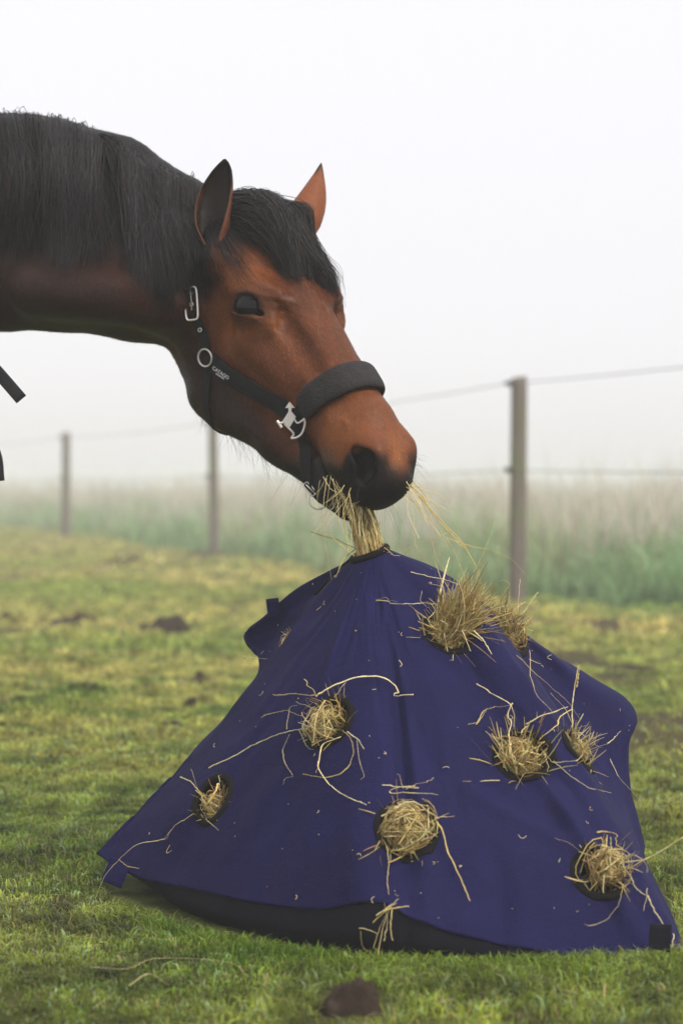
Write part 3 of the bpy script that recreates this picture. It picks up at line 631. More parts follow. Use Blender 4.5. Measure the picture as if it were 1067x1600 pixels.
# ============================ HAY BAG ====================================
def gz(py): return 1904.0 / (py - HZ)
m = NT('navy_canvas'); n1 = m.noise(5, 3); n2 = m.noise(380, 2); n3 = m.noise(18, 4); c = m.mul(m.rgb((.0084, .0078, .052)), n1.outputs['Fac'], .82, 1.2); c = m.mul(c, n3.outputs['Fac'], .93, 1.08)
dn = m.noise(2.3, 6, .7); dmr = m.new('ShaderNodeMapRange'); dmr.inputs['From Min'].default_value = .52; dmr.inputs['From Max'].default_value = .78; dmr.inputs['To Max'].default_value = .12; m.ln(dn.outputs['Fac'], dmr.inputs['Value'])
dmx = m.new('ShaderNodeMixRGB'); m.ln(dmr.outputs[0], dmx.inputs[0]); m.ln(c, dmx.inputs[1]); dmx.inputs[2].default_value = (.055, .05, .07, 1); c = dmx.outputs[0]; fl = m.noise(800, 1); fmr = m.new('ShaderNodeMapRange'); fmr.inputs['From Min'].default_value = .70; fmr.inputs['From Max'].default_value = .74; fmr.inputs['To Max'].default_value = .5; m.ln(fl.outputs['Fac'], fmr.inputs['Value']); fmx = m.new('ShaderNodeMixRGB'); m.ln(fmr.outputs[0], fmx.inputs[0]); m.ln(c, fmx.inputs[1]); fmx.inputs[2].default_value = (.10, .09, .10, 1); c = fmx.outputs[0]
m.ln(c, m.b.inputs['Base Color']); m.b.inputs['Roughness'].default_value = .82; m.b.inputs['Specular IOR Level'].default_value = .12

m.ln(m.bump(n2.outputs['Fac'], .55, .002, m.bump(n3.outputs['Fac'], .35, .014)), m.b.inputs['Normal']); M_navy = m.m
M_base = simple_mat('shaded_navy_canvas', (.0065, .0062, .0125), .85, noise=.2, nscale=30, bump=.3, bscale=600, spec=.15)  # navy of the base panel with its shade painted into the colour
M_bind = simple_mat('black_binding', (.007, .0065, .007), .85, noise=.2, nscale=60, bump=.5, bscale=500, spec=.15)
TOP = at(577, 866, 3.0); tu = nrm([.55, 0, .20]); tv = nrm([0, 1, .12])
def topring(a): return TOP + .030 * math.cos(a) * tu + .030 * math.sin(a) * tv
def mer(a, knots): return np.concatenate([[topring(a)], [at(*k) for k in knots]])
R = math.radians
def straight(a, hem, bulge=.02, lat=0):
    t0 = topring(a); h = at(*hem); P = []
    for t in (0, .15, .32, .5, .68, .85, 1): P.append(t0 + (h - t0) * t + np.array([lat, -bulge, .35 * bulge]) * math.sin(math.pi * t))
    return np.array(P)
MER = [
 (0.0, mer(R(180), [(505, 925, 3.01), (450, 998, 3.02), (345, 1135, 3.03), (245, 1243, 3.04), (157, 1338, 3.05)])),
 (.35, mer(R(195), [(515, 935, 2.985), (462, 1015, 2.965), (362, 1160, 2.95), (275, 1262, 2.95), (205, 1366, 2.97)])),
 (1.0, straight(R(220), (300, 1390, 2.82), .02)),
 (1.7, straight(R(235), (400, 1411, 2.70), .03)),
 (2.5, straight(R(250), (500, 1421, 2.62), .035)),
 (3.3, straight(R(265), (600, 1413, 2.575), .03)),
 (3.8, straight(R(275), (650, 1437, 2.56), .02)),
 (4.4, straight(R(285), (720, 1462, 2.55), .022)),
 (5.2, straight(R(300), (830, 1484, 2.545), .03)),
 (6.0, mer(R(318), [(655, 935, 2.93), (715, 1020, 2.85), (800, 1165, 2.745), (885, 1330, 2.63), (950, 1504, 2.545)])),
 (6.8, mer(R(335), [(680, 908, 2.96), (760, 985, 2.875), (855, 1130, 2.77), (955, 1310, 2.66), (1045, 1512, 2.56)])),
 (7.1, mer(R(345), [(690, 900, 2.985), (780, 985, 2.92), (880, 1130, 2.81), (972, 1300, 2.70), (1072, 1500, 2.575)])),
 (7.5, mer(R(355), [(695, 900, 3.02), (790, 990, 2.99), (885, 1130, 2.92), (965, 1275, 2.84), (1048, 1430, 2.72)])),
 (8.1, mer(R(5), [(702, 902, 3.05), (800, 992, 3.08), (880, 1085, 3.09), (945, 1190, 3.05), (1006, 1340, 3.00)])),
 (8.6, mer(R(20), [(705, 905, 3.08), (830, 1000, 3.12), (880, 1034, 3.14), (928, 1064, 3.16), (976, 1090, 3.17), (993, 1122, 3.16), (979, 1158, 3.14), (982, 1230, 3.13), (996, 1310, 3.13)])),
 (9.2, mer(R(50), [(690, 900, 3.11), (790, 990, 3.24), (850, 1050, 3.32), (895, 1120, 3.36), (905, 1200, 3.36), (905, 1300, 3.34)])),
 (10.2, mer(R(90), [(600, 900, 3.12), (640, 1000, 3.3), (650, 1100, 3.42), (650, 1200, 3.46), (650, 1300, 3.46)])),
 (11.0, mer(R(130), [(530, 905, 3.13), (480, 960, 3.25), (440, 1020, 3.34), (410, 1100, 3.38), (400, 1310, 3.38)])),
 (11.5, mer(R(150), [(512, 893, 3.08), (450, 928, 3.15), (408, 966, 3.20), (385, 984, 3.21), (386, 1004, 3.20), (402, 1026, 3.17), (432, 1040, 3.16), (330, 1330, 3.24)])),
 (11.8, mer(R(160), [(516, 905, 3.07), (460, 952, 3.14), (425, 990, 3.19), (402, 1004, 3.20), (398, 1012, 3.18), (410, 1028, 3.15), (436, 1040, 3.14), (280, 1325, 3.18)])),
 (12.1, mer(R(168), [(528, 892, 3.04), (485, 945, 3.07), (440, 1003, 3.10), (400, 1060, 3.10), (330, 1150, 3.10), (200, 1325, 3.10)])),
 (12.5, mer(R(176), [(507, 922, 3.02), (452, 995, 3.035), (346, 1133, 3.045), (246, 1241, 3.055), (160, 1334, 3.06)])),
]
NP, NTT = 300, 130
def resample(P, n):
    Q = catmull(P, 300); L = np.concatenate([[0], np.cumsum(np.linalg.norm(np.diff(Q, axis=0), axis=1))]); t = np.linspace(0, L[-1], n)
    return np.stack([np.interp(t, L, Q[:, k]) for k in range(3)], -1)
MT = np.array([k for k, _ in MER]); MP = np.array([resample(P, NTT) for _, P in MER]); PER = 12.9
# periodic monotone-ish interpolation across meridians (cubic Hermite with finite-difference tangents)
def around(u):
    K = len(MT); Text = np.concatenate([[MT[-1] - PER], MT, [MT[0] + PER, MT[1] + PER]]); Pext = np.concatenate([MP[-1:], MP, MP[:2]])
    i = np.clip(np.searchsorted(Text, u, 'right') - 1, 1, K); t0 = Text[i]; t1 = Text[i + 1]; h = t1 - t0; f = (u - t0) / h
    def slope(k): 
        a, b = Pext[k] - Pext[k - 1], Pext[k + 1] - Pext[k]; da = (Text[k] - Text[k - 1])[:, None, None]; db = (Text[k + 1] - Text[k])[:, None, None]
        return (a / da * db + b / db * da) / (da + db)
    m0 = slope(i); m1 = slope(np.minimum(i + 1, len(Text) - 2)); F = f[:, None, None]; H = h[:, None, None]
    m1 = np.where((i + 1 >= len(Text) - 1)[:, None, None], m0, m1)
    return (2 * F ** 3 - 3 * F ** 2 + 1) * Pext[i] + (F ** 3 - 2 * F ** 2 + F) * H * m0 + (-2 * F ** 3 + 3 * F ** 2) * Pext[i + 1] + (F ** 3 - F ** 2) * H * m1
uu = np.linspace(0, PER, NP, endpoint=False); G = around(uu)                       # (NP, NT, 3)
G[..., 2] = np.maximum(G[..., 2], .004)
idx = np.arange(NP * NTT).reshape(NP, NTT)
Q = np.stack([idx, np.roll(idx, -1, 0)], 0); quad = np.stack([Q[0][:, :-1], Q[0][:, 1:], Q[1][:, 1:], Q[1][:, :-1]], -1).reshape(-1, 4)
du = np.roll(G, -1, 0) - np.roll(G, 1, 0); dv = np.gradient(G, axis=1); GN = nrm(np.cross(du, dv))
if np.sum(GN[40, 60] * [0, -1, 0]) < 0: GN = -GN
# soft folds pulled from the mouth, dents and a few long creases
tt = np.linspace(0, 1, NTT)[None, :]; ug = uu[:, None]
fold = .003 * np.sin(ug * 3.1 + 1.2 * np.sin(tt * 4)) * tt * (1 - .3 * tt) + .008 * tt * (fbm(ug * .9 + 3, tt * 3.2, 2) - .5) + .004 * (fbm(ug * 3, tt * 8, 1) - .5)
def crease(u0, u1, t0, t1, dep, wd):
    t = np.clip((tt - t0) / (t1 - t0), 0, 1); uc = u0 + (u1 - u0) * t; return dep * np.exp(-((ug - uc) / wd) ** 2) * np.sin(np.clip((tt - t0) / (t1 - t0), 0, 1) * math.pi)
fold = fold + crease(4.2, 3.6, .2, 1.1, -.009, .14) + crease(4.45, 3.9, .2, 1.1, .006, .13) + crease(5.9, 6.6, .45, 1.0, .012, .16) + crease(6.3, 6.9, .4, 1.05, -.008, .12) + crease(1.5, 1.2, .55, 1.0, .007, .2) + crease(7.7, 7.9, .2, .95, -.016, .2) + crease(5.0, 6.2, .62, .80, .006, .2) + crease(2.9, 3.0, .7, 1.05, .012, .25) + crease(8.3, 8.4, .3, .9, .010, .12) + crease(6.75, 6.95, .1, .85, .008, .10) + crease(3.3, 3.5, .15, .6, -.004, .10) + crease(2.0, 1.7, .1, .5, .005, .08) + crease(5.3, 4.8, .75, 1.05, -.010, .16) + crease(.8, .7, .5, 1.0, -.006, .12)
fold = fold + .0022 * np.sin((ug * 1.3 + tt * 7 + 2 * fbm(ug * 1.2, tt * 3, 2)) * 5) * np.clip(fbm(ug * .8 + 5, tt * 2.5, 3) * 3 - 1.2, 0, 1)
G = G + GN * fold[..., None] * np.minimum(tt * 6, 1)[..., None]
SV = G.reshape(-1, 3); BB = bvh_of(SV, quad)
def bagp(px, py, d=None, lift=.005):
    h, nn = cam_hit(BB, px, py)
    if h is None or (d is not None and abs(h[1] - d) > .35): return at(px, py, d if d else 3.0), np.array([0, -1., 0])
    if nn[1] > 0: nn = -nn
    return h + nn * lift, nn
HOLES = {'a': (512, 1126, .038), 'b': (703, 985, .041), 'c': (797, 992, .036), 'd': (818, 1178, .040), 'e': (904, 1172, .034), 'f': (335, 1250, .037), 'g': (634, 1300, .040), 'h': (943, 1358, .037)}
bag = empty('hay_bag', (.05, 2.95, 0)); BO = np.array([.05, 2.95, 0])
tag(bag, 'navy blue canvas hay bag shaped like a pyramid, hay poking out of its round holes', 'hay bag')
HC = {}
for k, (px, py, r) in HOLES.items():
    h, nn = cam_hit(BB, px, py); nn = nn if nn[1] < 0 else -nn; HC[k] = (h, nn, r)
# the hidden hole on the left flap and one on the far side, plus their hay
h, nn = cam_hit(BB, 437, 995)
HC['i'] = (at(447, 1002, 3.06), nrm([-.75, -.35, .4]), .034)
cen = SV[quad].mean(1); keep = np.ones(len(quad), bool)
for k, (c_, n_, r) in HC.items(): 
    if k != 'i': keep &= np.linalg.norm(cen - c_, axis=1) > r
shell = mesh_obj('canvas_cover', SV - BO, quad[keep], M_navy, bag); md = shell.modifiers.new('thickness', 'SOLIDIFY'); md.thickness = .0025; md.offset = -1
# base panel turning under the hem, its navy darkened to paint in the shade
hem = G[:, -1]; ctr = np.array([.08, 2.97, 0]); rows = []
for f, z in ((0, 1), (.004, .55), (.0, .2), (-.03, -.02), (-.5, -.02)):
    r_ = hem.copy(); dirv = nrm(hem - ctr); dirv[:, 2] = 0; r_ = hem + dirv * f if f > -.2 else ctr + (hem - ctr) * .5; r_[:, 2] = hem[:, 2] * max(z, 0) + (-.015 if z < 0 else 0); r_ += (ctr - hem) * [1, 1, 0] * (.22 * (1 - max(z, 0)) * np.exp(-((hem[:, :1] + .42) / .10) ** 2)); r_[:, 2] -= .002 * (z == 1); r_ -= nrm(hem - ctr) * [1, 1, 0] * .003; rows.append(r_)
BP = np.array(rows); n_ = NP; idx2 = np.arange(len(rows) * n_).reshape(len(rows), n_); qb = np.stack([idx2[:-1], idx2[1:], np.roll(idx2[1:], -1, 1), np.roll(idx2[:-1], -1, 1)], -1).reshape(-1, 4)
mesh_obj('base_panel', BP.reshape(-1, 3) - BO, qb, M_base, bag)
# piping along the hem, bindings round the holes and the mouth
def flatring(c, n, r, wd, th):
    n = nrm(n); a = nrm(np.cross([0, 0, 1], n)); b = np.cross(n, a); V = []; K = 48
    for t in np.linspace(0, 2 * np.pi, K, endpoint=False):
        d = a * math.cos(t) + b * math.sin(t); q = c + d * (r + wd * .25); hh = BB.find_nearest(Vector(q)); s_ = np.array(hh[0]); V.append((s_, d))
    off = [(-.5, -.6), (-.5, .7), (-.1, 1.1), (.35, .9), (.5, .1), (.5, -.6)]; W_ = []
    for s_, d in V:
        for x, y in off: W_.append(s_ + d * x * wd + n * y * th)
    idx = np.arange(K * 6).reshape(K, 6); q = np.stack([idx, np.roll(idx, -1, 1), np.roll(np.roll(idx, -1, 1), -1, 0), np.roll(idx, -1, 0)], -1).reshape(-1, 4)
    return np.array(W_), q
for k, (c_, n_, r) in HC.items():
    if k == 'i': continue
    V, F = flatring(c_, n_, r, .0125, .003); mesh_obj('hole_binding', V - BO, F, M_bind, bag)
mo = np.array([topring(a) for a in np.linspace(0, 2 * np.pi, 40, endpoint=False)]); V, F = tube(mo + [0, 0, .001], .0065, 10, True); mesh_obj('mouth_binding', V - BO, F, M_bind, bag)
# side seam binding running down from the mouth on the far left
sm = G[int(NP * 12.0 / PER), 2:22]; V, F = tube(sm + GN[int(NP * 12.0 / PER), 2:22] * .002, .0035, 8); mesh_obj('seam_binding', V - BO, F, M_bind, bag)
# webbing tabs at the corners: folded loops of cloth
def tab(c, along, out, w, l, mat, th=.004):
    along = nrm(along); out = nrm(out); nn = np.cross(along, out); V, F = [], []
    prof = [(-.25, -.5), (.3, -.62), (.8, -.7), (1.0, -.3), (1.0, .3), (.8, .7), (.3, .62), (-.25, .5)]
    for s_ in (-.5, .5):
        for x, y in prof: V.append(c + along * w * s_ + out * l * x + nn * th * y * (1 if abs(y) > .4 else 1))
    k = len(prof); i = np.arange(k); j = (i + 1) % k
    F = [np.stack([i, j, j + k, i + k], -1), np.array([[0, 1, 6, 7], [1, 2, 5, 6], [2, 3, 4, 5]]), np.array([[7, 6, 1, 0], [6, 5, 2, 1], [5, 4, 3, 2]]) + k]
    return mesh_obj('tab', np.array(V) - BO, F, mat, bag, smooth=False)
tab(at(186, 1352, 2.975), [.9, 0, -.35], [-.35, -.1, -.9], .036, .034, M_navy)
tab(at(1030, 1478, 2.535), [1, .1, -.05], [-.02, -.08, -1], .030, .050, M_base)
tab(at(1030, 1470, 2.535), [1, .1, -.05], [.06, -.03, 1], .030, .024, M_base)
tab(at(428, 958, 3.155), [1, .2, .1], [-.12, 0, 1], .022, .026, M_navy)
# ============================ HAY ========================================
m = NT('dry_hay'); n1 = m.noise(120, 2); c = m.mul(m.attr().outputs['Color'], n1.outputs['Fac'], .75, 1.25); m.ln(c, m.b.inputs['Base Color']); m.b.inputs['Roughness'].default_value = .55; m.b.inputs['Specular IOR Level'].default_value = .3
M_hay = m.m
PAL = np.array([[.66, .50, .17], [.50, .35, .12], [.78, .66, .33], [.36, .21, .08], [.52, .50, .18], [.72, .56, .26], [.20, .12, .05]])
def haycol(N, w=(3, 3, 2, 2, 1.3, 2, 1)):
    w = np.array(w, float); return PAL[rng.choice(len(PAL), N, p=w / w.sum())] * rng.uniform(.7, 1.15, (N, 1))
def frame(n):
    n = nrm(n); a = nrm(np.cross([0, 0, 1], n)); return n, a, np.cross(n, a)
def nest(c, n, r, h, N, K=9, rough=.26, rad=.0008):
    n, a, b = frame(n); d0 = nrm(rng.normal(size=(N, 3))); d0[:, 2] = np.abs(d0[:, 2]) * .9 + .05; d0 = nrm(d0); e = nrm(np.cross(d0, rng.normal(size=(N, 3))))
    hl = rng.uniform(.3, 1.2, N)[:, None] * np.linspace(-1, 1, K)[None, :]
    D = d0[:, None] * np.cos(hl)[..., None] + e[:, None] * np.sin(hl)[..., None]; rr = (1 + rough * rng.normal(size=(N, 1)) + .10 * np.sin(hl * 5 + rng.random((N, 1)) * 6)) * rng.uniform(.35, 1.08, (N, 1))
    P = c + (D[..., :1] * r * a + D[..., 1:2] * r * b + D[..., 2:] * h * n) * rr[..., None] - n * .004
    return P, rad * rng.uniform(.45, 1.7, (N, 1)) * np.ones(K)
def spray(c, n, dr, spread, ln, N, r, K=9, rad=.0008, kink=.35, root=.022):
    n, a, b = frame(n); th = rng.random(N) * 6.283; q = np.sqrt(rng.random(N)) * r; S = c + (np.cos(th) * q)[:, None] * a + (np.sin(th) * q)[:, None] * b - n * root
    d = nrm(nrm(dr) + spread * rng.normal(size=(N, 3)) + .5 / r * spread * (S - c) * .5); L = ln * rng.uniform(.35, 1.15, N); j = np.linspace(0, 1, K); P = np.zeros((N, K, 3)); P[:, 0] = S; cur = d.copy()
    bend = rng.normal(size=(N, 3)) * kink; kat = rng.integers(2, K - 1, N); kv = rng.normal(size=(N, 3)) * kink * 2.2 * (rng.random(N) < .45)[:, None]
    for i in range(1, K):
        cur = cur + bend / K; cur = cur + kv * (kat == i)[:, None]; cur = nrm(cur + [0, 0, -.02]); P[:, i] = P[:, i - 1] + cur * (L / (K - 1))[:, None]
    return P, rad * rng.uniform(.45, 1.8, (N, 1)) * np.interp(j, [0, .8, 1], [1, .9, .4])
def seg(pp, rad, lift=.006, K=24, d=None, wob=.0):
    """a stalk along photo pixels lying just off the bag (or at distance d)"""
    Q = np.array([(*p[:2], (p[2] if len(p) > 2 else -1)) for p in pp], float); L = np.concatenate([[0], np.cumsum(np.linalg.norm(np.diff(Q[:, :2], axis=0), axis=1))]); t = np.linspace(0, L[-1], K)
    X = np.interp(t, L, Q[:, 0]); Y = np.interp(t, L, Q[:, 1]); Dd = np.interp(t, L, Q[:, 2]); P = []
    for x, y, dd in zip(X, Y, Dd):
        P.append(at(x, y, dd) if dd > 0 else bagp(x, y, d, lift)[0])
    P = np.array(P)
    for _ in range(2): P[1:-1] = (P[:-2] + 4 * P[1:-1] + P[2:]) / 6
    P = P + rng.normal(size=P.shape) * .0003
    return P[None], rad * np.linspace(1.1, .6, K)[None] * (1 + .35 * (rng.random((1, K)) < .12))
def hay(name, label, pieces, group='hay tufts poking out of the holes of the bag', flat=.38, w=None, cat='hay tuft', colmul=1):
    Vs, Fs, cs_, n = [], [], [], 0; org = np.asarray(pieces[0][0][0, 0])
    for P, Rr in pieces:
        c = (haycol(len(P)) if w is None else haycol(len(P), w)) * colmul
        if len(P) == 1: c = PAL[[rng.choice([0, 2, 2, 5])]] * rng.uniform(.8, 1.3)
        V, F, cc = strands(P, Rr * (.78 if len(P) == 1 else 1), 4, flat, c); Vs.append(V); Fs.append(F + n); cs_.append(cc); n += len(V)
    o = mesh_obj(name, np.concatenate(Vs), Fs, M_hay, None, col=np.concatenate(cs_), origin=org); tag(o, label, cat, group); return o
c_, n_, r = HC['a']
hay('hay_tuft', 'frayed hay tuft in the upper left hole, a long stalk arching up to its right', [nest(c_ - [.010, 0, .004], n_, .027, .020, 200, rough=.35), spray(c_, n_, nrm(n_ + [-.3, 0, .1]), .55, .06, 110, .026),
  seg([(500, 1092), (525, 1078), (560, 1065), (590, 1062), (608, 1072), (616, 1088)], .0019, .012), seg([(616, 1088), (630, 1092), (648, 1091)], .001, .012), seg([(440, 1094), (470, 1095), (518, 1093)], .0018, .02),
  seg([(422, 1129), (465, 1119), (486, 1128)], .0011, .02), seg([(333, 1205), (360, 1192), (385, 1178), (430, 1156), (460, 1145), (490, 1143)], .0014, .010, 40), seg([(456, 1150), (445, 1175), (450, 1198), (464, 1215), (447, 1217), (446, 1228)], .0009),
  seg([(536, 1155), (508, 1166), (502, 1204), (520, 1230), (545, 1248), (574, 1262)], .0013, .009, 34), seg([(538, 1144), (553, 1158), (556, 1178), (549, 1200), (535, 1213), (510, 1218), (478, 1212)], .0011, .007, 34),
  seg([(545, 1146), (562, 1158), (570, 1173)], .0009), seg([(560, 1160), (563, 1190), (571, 1215), (566, 1222)], .0005), seg([(490, 1070), (505, 1092)], .0008, .02), seg([(550, 1077), (530, 1100)], .0007, .02), seg([(455, 1143), (462, 1110), (472, 1108)], .0006, .012),
  seg([(487, 1145), (530, 1155), (537, 1156), (520, 1125), (485, 1108)], .0015, .032)])
c_, n_, r = HC['b']
hay('hay_tuft', 'biggest hay tuft, a thick sheaf standing up from the top hole of the bag', [spray(c_ - [.008, 0, .012], n_, [.42, -.20, .85], .13, .105, 400, .023, root=.01, kink=.3), spray(c_ - [.006, 0, .012], n_, [.30, -.22, .9], .2, .14, 60, .022, root=.01, kink=.5, rad=.0011), spray(c_, n_, [.40, -.2, .85], .33, .10, 110, .024, root=.01), spray(c_ - [0, 0, .01], n_, [-.2, -.5, .8], .5, .075, 150, .030), nest(c_ - [.004, 0, .012], n_, .034, .020, 200),
  seg([(593, 941), (620, 949), (650, 948), (682, 947)], .0011, .008), seg([(593, 941), (600, 938), (618, 945)], .0004, .008), seg([(735, 905, 2.9), (752, 870, 2.9), (768, 835, 2.9), (779, 792, 2.9)], .0007), seg([(745, 925, 2.88), (785, 905, 2.86), (798, 911, 2.85), (770, 950, 2.86)], .0011),
  seg([(640, 900), (680, 912), (720, 925)], .0008, .012), seg([(660, 928), (650, 945), (672, 960), (700, 975)], .0007, .01), seg([(725, 900, 2.9), (705, 850, 2.9), (690, 835, 2.9)], .0012), seg([(690, 960), (662, 975), (668, 990), (680, 985)], .0009, .014), seg([(765, 858, 2.88), (800, 874, 2.88), (828, 906, 2.88)], .0006),
  seg([(740, 985, 2.83), (755, 1000, 2.82), (768, 1022, 2.81)], .0012), seg([(722, 985, 2.8), (735, 1018, 2.79)], .001)])
c_, n_, r = HC['c']
hay('hay_tuft', 'upright hay tuft in the hole just right of the big sheaf', [spray(c_, n_, [.10, -.35, .9], .17, .075, 200, .022, root=.012), nest(c_, n_, .026, .028, 140), spray(c_, n_, [.4, -.3, -.6], .35, .08, 60, .02), seg([(820, 1020), (822, 1060), (838, 1095), (860, 1120)], .0007, .01), seg([(800, 1030), (830, 1060), (880, 1100), (900, 1130)], .0005, .01), seg([(812, 905, 3.0), (808, 960, 2.97)], .0008), seg([(840, 925, 3.0), (815, 960, 2.97)], .0009)])
c_, n_, r = HC['d']
hay('hay_tuft', 'tangled hay tuft in the hole of the right front, with kinked stalks reaching up left', [nest(c_ + [-.006, 0, .000], n_, .028, .022, 130), spray(c_ - [.004, 0, .012], n_, nrm(n_ * .6 + [0, 0, .9]), .50, .085, 230, .026),
  seg([(742, 1078), (770, 1090), (795, 1104), (803, 1125), (806, 1160)], .0010, .014), seg([(738, 1140), (750, 1119), (772, 1110), (797, 1108)], .0009, .014), seg([(726, 1138), (742, 1136), (756, 1117)], .0005, .012), seg([(765, 1166), (800, 1170), (825, 1190)], .0014, .022),
  seg([(868, 1125), (845, 1170), (820, 1195)], .0017, .03), seg([(797, 1110), (792, 1150), (800, 1205)], .0013, .026), seg([(865, 1122), (830, 1140), (812, 1170)], .0015, .03), seg([(848, 1172), (858, 1190), (872, 1196), (897, 1197), (903, 1186), (893, 1168), (880, 1158)], .0011, .012, 34), seg([(866, 1190), (890, 1215), (915, 1234), (950, 1242)], .0006, .006), seg([(845, 1180), (855, 1205), (850, 1212)], .001, .01)])
c_, n_, r = HC['e']
hay('hay_tuft', 'hay tuft in the hole at the right edge with one broad pale leaf standing up', [nest(c_, n_, .022, .02, 90), spray(c_ - [0, 0, .012], n_, nrm(n_ * .5 + [.25, 0, .8]), .38, .07, 170, .022), seg([(894, 1136, 2.88), (893, 1105, 2.88), (897, 1075, 2.88), (903, 1040, 2.88)], .0017), seg([(900, 1075, 2.88), (903, 1055, 2.88), (905, 1038, 2.88)], .0028), seg([(935, 1170), (948, 1160), (962, 1147)], .0009, .02), seg([(850, 1090), (872, 1112), (886, 1140)], .0006, .012), seg([(945, 1190), (960, 1220), (985, 1245)], .0006, .01)])
c_, n_, r = HC['f']
hay('hay_tuft', 'small hay tuft in the lowest left hole, one stalk trailing off the corner', [nest(c_ + [0, 0, -.008], n_, .022, .014, 90), spray(c_ + [0, 0, -.012], n_, nrm(n_ + [.15, 0, .6]), .6, .05, 150, .018), seg([(308, 1272), (292, 1283), (280, 1290), (270, 1304), (260, 1311, 2.905), (215, 1318, 2.91), (195, 1334, 2.915), (178, 1352, 2.92), (165, 1366, 2.92), (152, 1395, 2.91), (148, 1437, 2.9)], .0012, .008, 44), seg([(293, 1222), (310, 1230), (325, 1245)], .0012, .016), seg([(330, 1284), (349, 1301)], .0011, .01), seg([(355, 1232), (352, 1245), (340, 1262)], .0022, .02), seg([(313, 1212), (322, 1240)], .0007, .02), seg([(350, 1216), (354, 1240)], .0007, .015), seg([(186, 1343, 2.93), (200, 1354, 2.93), (218, 1357, 2.92)], .0008, .006)])
c_, n_, r = HC['g']
hay('hay_tuft', 'round nest like ball of hay bulging from the lowest middle hole', [nest(c_ + [0, 0, .002], n_, .038, .040, 700, rough=.15), spray(c_, n_, nrm(n_ + [-.2, 0, .3]), .8, .062, 70, .035, root=0), spray(c_ + [-.03, 0, 0], n_, [-.7, -.3, -.7], .3, .05, 22, .01, root=-.01, rad=.0006), seg([(680, 1287), (690, 1300), (700, 1335), (718, 1372), (733, 1410)], .0012, .008), seg([(603, 1325), (607, 1350), (604, 1380), (608, 1400)], .0008, .006), seg([(672, 1285), (690, 1282), (708, 1281)], .001, .014),
  seg([(617, 1240), (612, 1218)], .0007, .02), seg([(650, 1245), (660, 1228)], .0010, .03), seg([(593, 1247), (640, 1250), (662, 1262)], .0013, .044), seg([(660, 1325), (678, 1300)], .0008, .03)])
c_, n_, r = HC['h']
hay('hay_tuft', 'hay tuft in the lower right hole with a pale stalk pointing off to the right', [nest(c_ + [.006, 0, .004], n_, .025, .020, 170, rough=.35), spray(c_, n_, nrm(n_ + [.5, 0, .2]), .55, .06, 130, .022), seg([(975, 1347, 2.6), (1005, 1344, 2.58), (1030, 1331, 2.57), (1064, 1309, 2.56)], .0012), seg([(1064, 1309, 2.56), (1090, 1300, 2.55)], .0010), seg([(865, 1312), (890, 1320), (918, 1338)], .0008), seg([(968, 1385), (966, 1415), (945, 1440), (918, 1450), (912, 1446)], .0010), seg([(962, 1365), (985, 1395), (1003, 1405)], .0013, .015), seg([(1005, 1392), (1007, 1412), (998, 1428)], .0011, .009), seg([(1008, 1402), (1020, 1425), (1038, 1454)], .0014, .006), seg([(920, 1317), (938, 1323), (960, 1340)], .0015, .03), seg([(947, 1370), (946, 1397)], .0009, .02), seg([(1047, 1462), (1048, 1486)], .0008, .008)])
c_, n_, r = HC['i']
hay('hay_tuft', 'small pale hay tuft on the far left side behind the flap of the bag', [nest(c_, n_, .014, .010, 70), spray(c_, n_, [-.3, -.3, .5], .5, .035, 60, .012), spray(c_ - [.012, 0, .02], n_, [-.4, -.2, -.8], .25, .04, 20, .006, rad=.0006), seg([(380, 1025, 3.15), (408, 1029, 3.12), (425, 1030, 3.1)], .0008)])
# the sheaf pulled from the mouth of the bag into the horse's mouth, and stalks hanging from its lips
MTH = HL(.568, -.150, -.004); BOT = topring(-.6) * .25 + TOP * .75 - [0, 0, .02]
def column(N, r0, r1, wob, over=0):
    K = 10; j = np.linspace(0, 1, K)[None, :, None]; a0 = rng.random(N) * 6.283; a1 = a0 + rng.normal(size=N) * .5; q0 = np.sqrt(rng.random(N)) * r0; q1 = q0 / r0 * r1
    A = BOT + np.stack([np.cos(a0) * q0, np.sin(a0) * q0, rng.uniform(-.01, .01, N)], -1); B = MTH + np.stack([np.cos(a1) * q1, np.sin(a1) * q1, rng.uniform(-.02, .02, N)], -1)
    t1 = np.where(rng.random(N) < .3, rng.uniform(.3, .9, N), 1)[:, None, None]; P = A[:, None] + (B - A)[:, None] * j * t1 + wob * rng.normal(size=(N, 1, 3)) * np.sin(j * np.pi) + .0015 * rng.normal(size=(N, K, 3)) * j + (over * rng.normal(size=(N, 1, 3)) * j ** 2 * (t1 < 1))
    return P, .0007 * rng.uniform(.5, 1.7, (N, 1)) * np.ones(K)
c_ = BOT + [0, 0, .015]
hay('hay_wisp', 'dense bundle of hay stretched from the bag\'s mouth up into the horse\'s lips', [column(620, .021, .019, .003, .006), column(60, .022, .022, .008, .03), spray(c_, [0, 0, 1], [.1, -.3, 1], .5, .035, 90, .019, root=0)], 'hay the horse is pulling out')
P_ = []
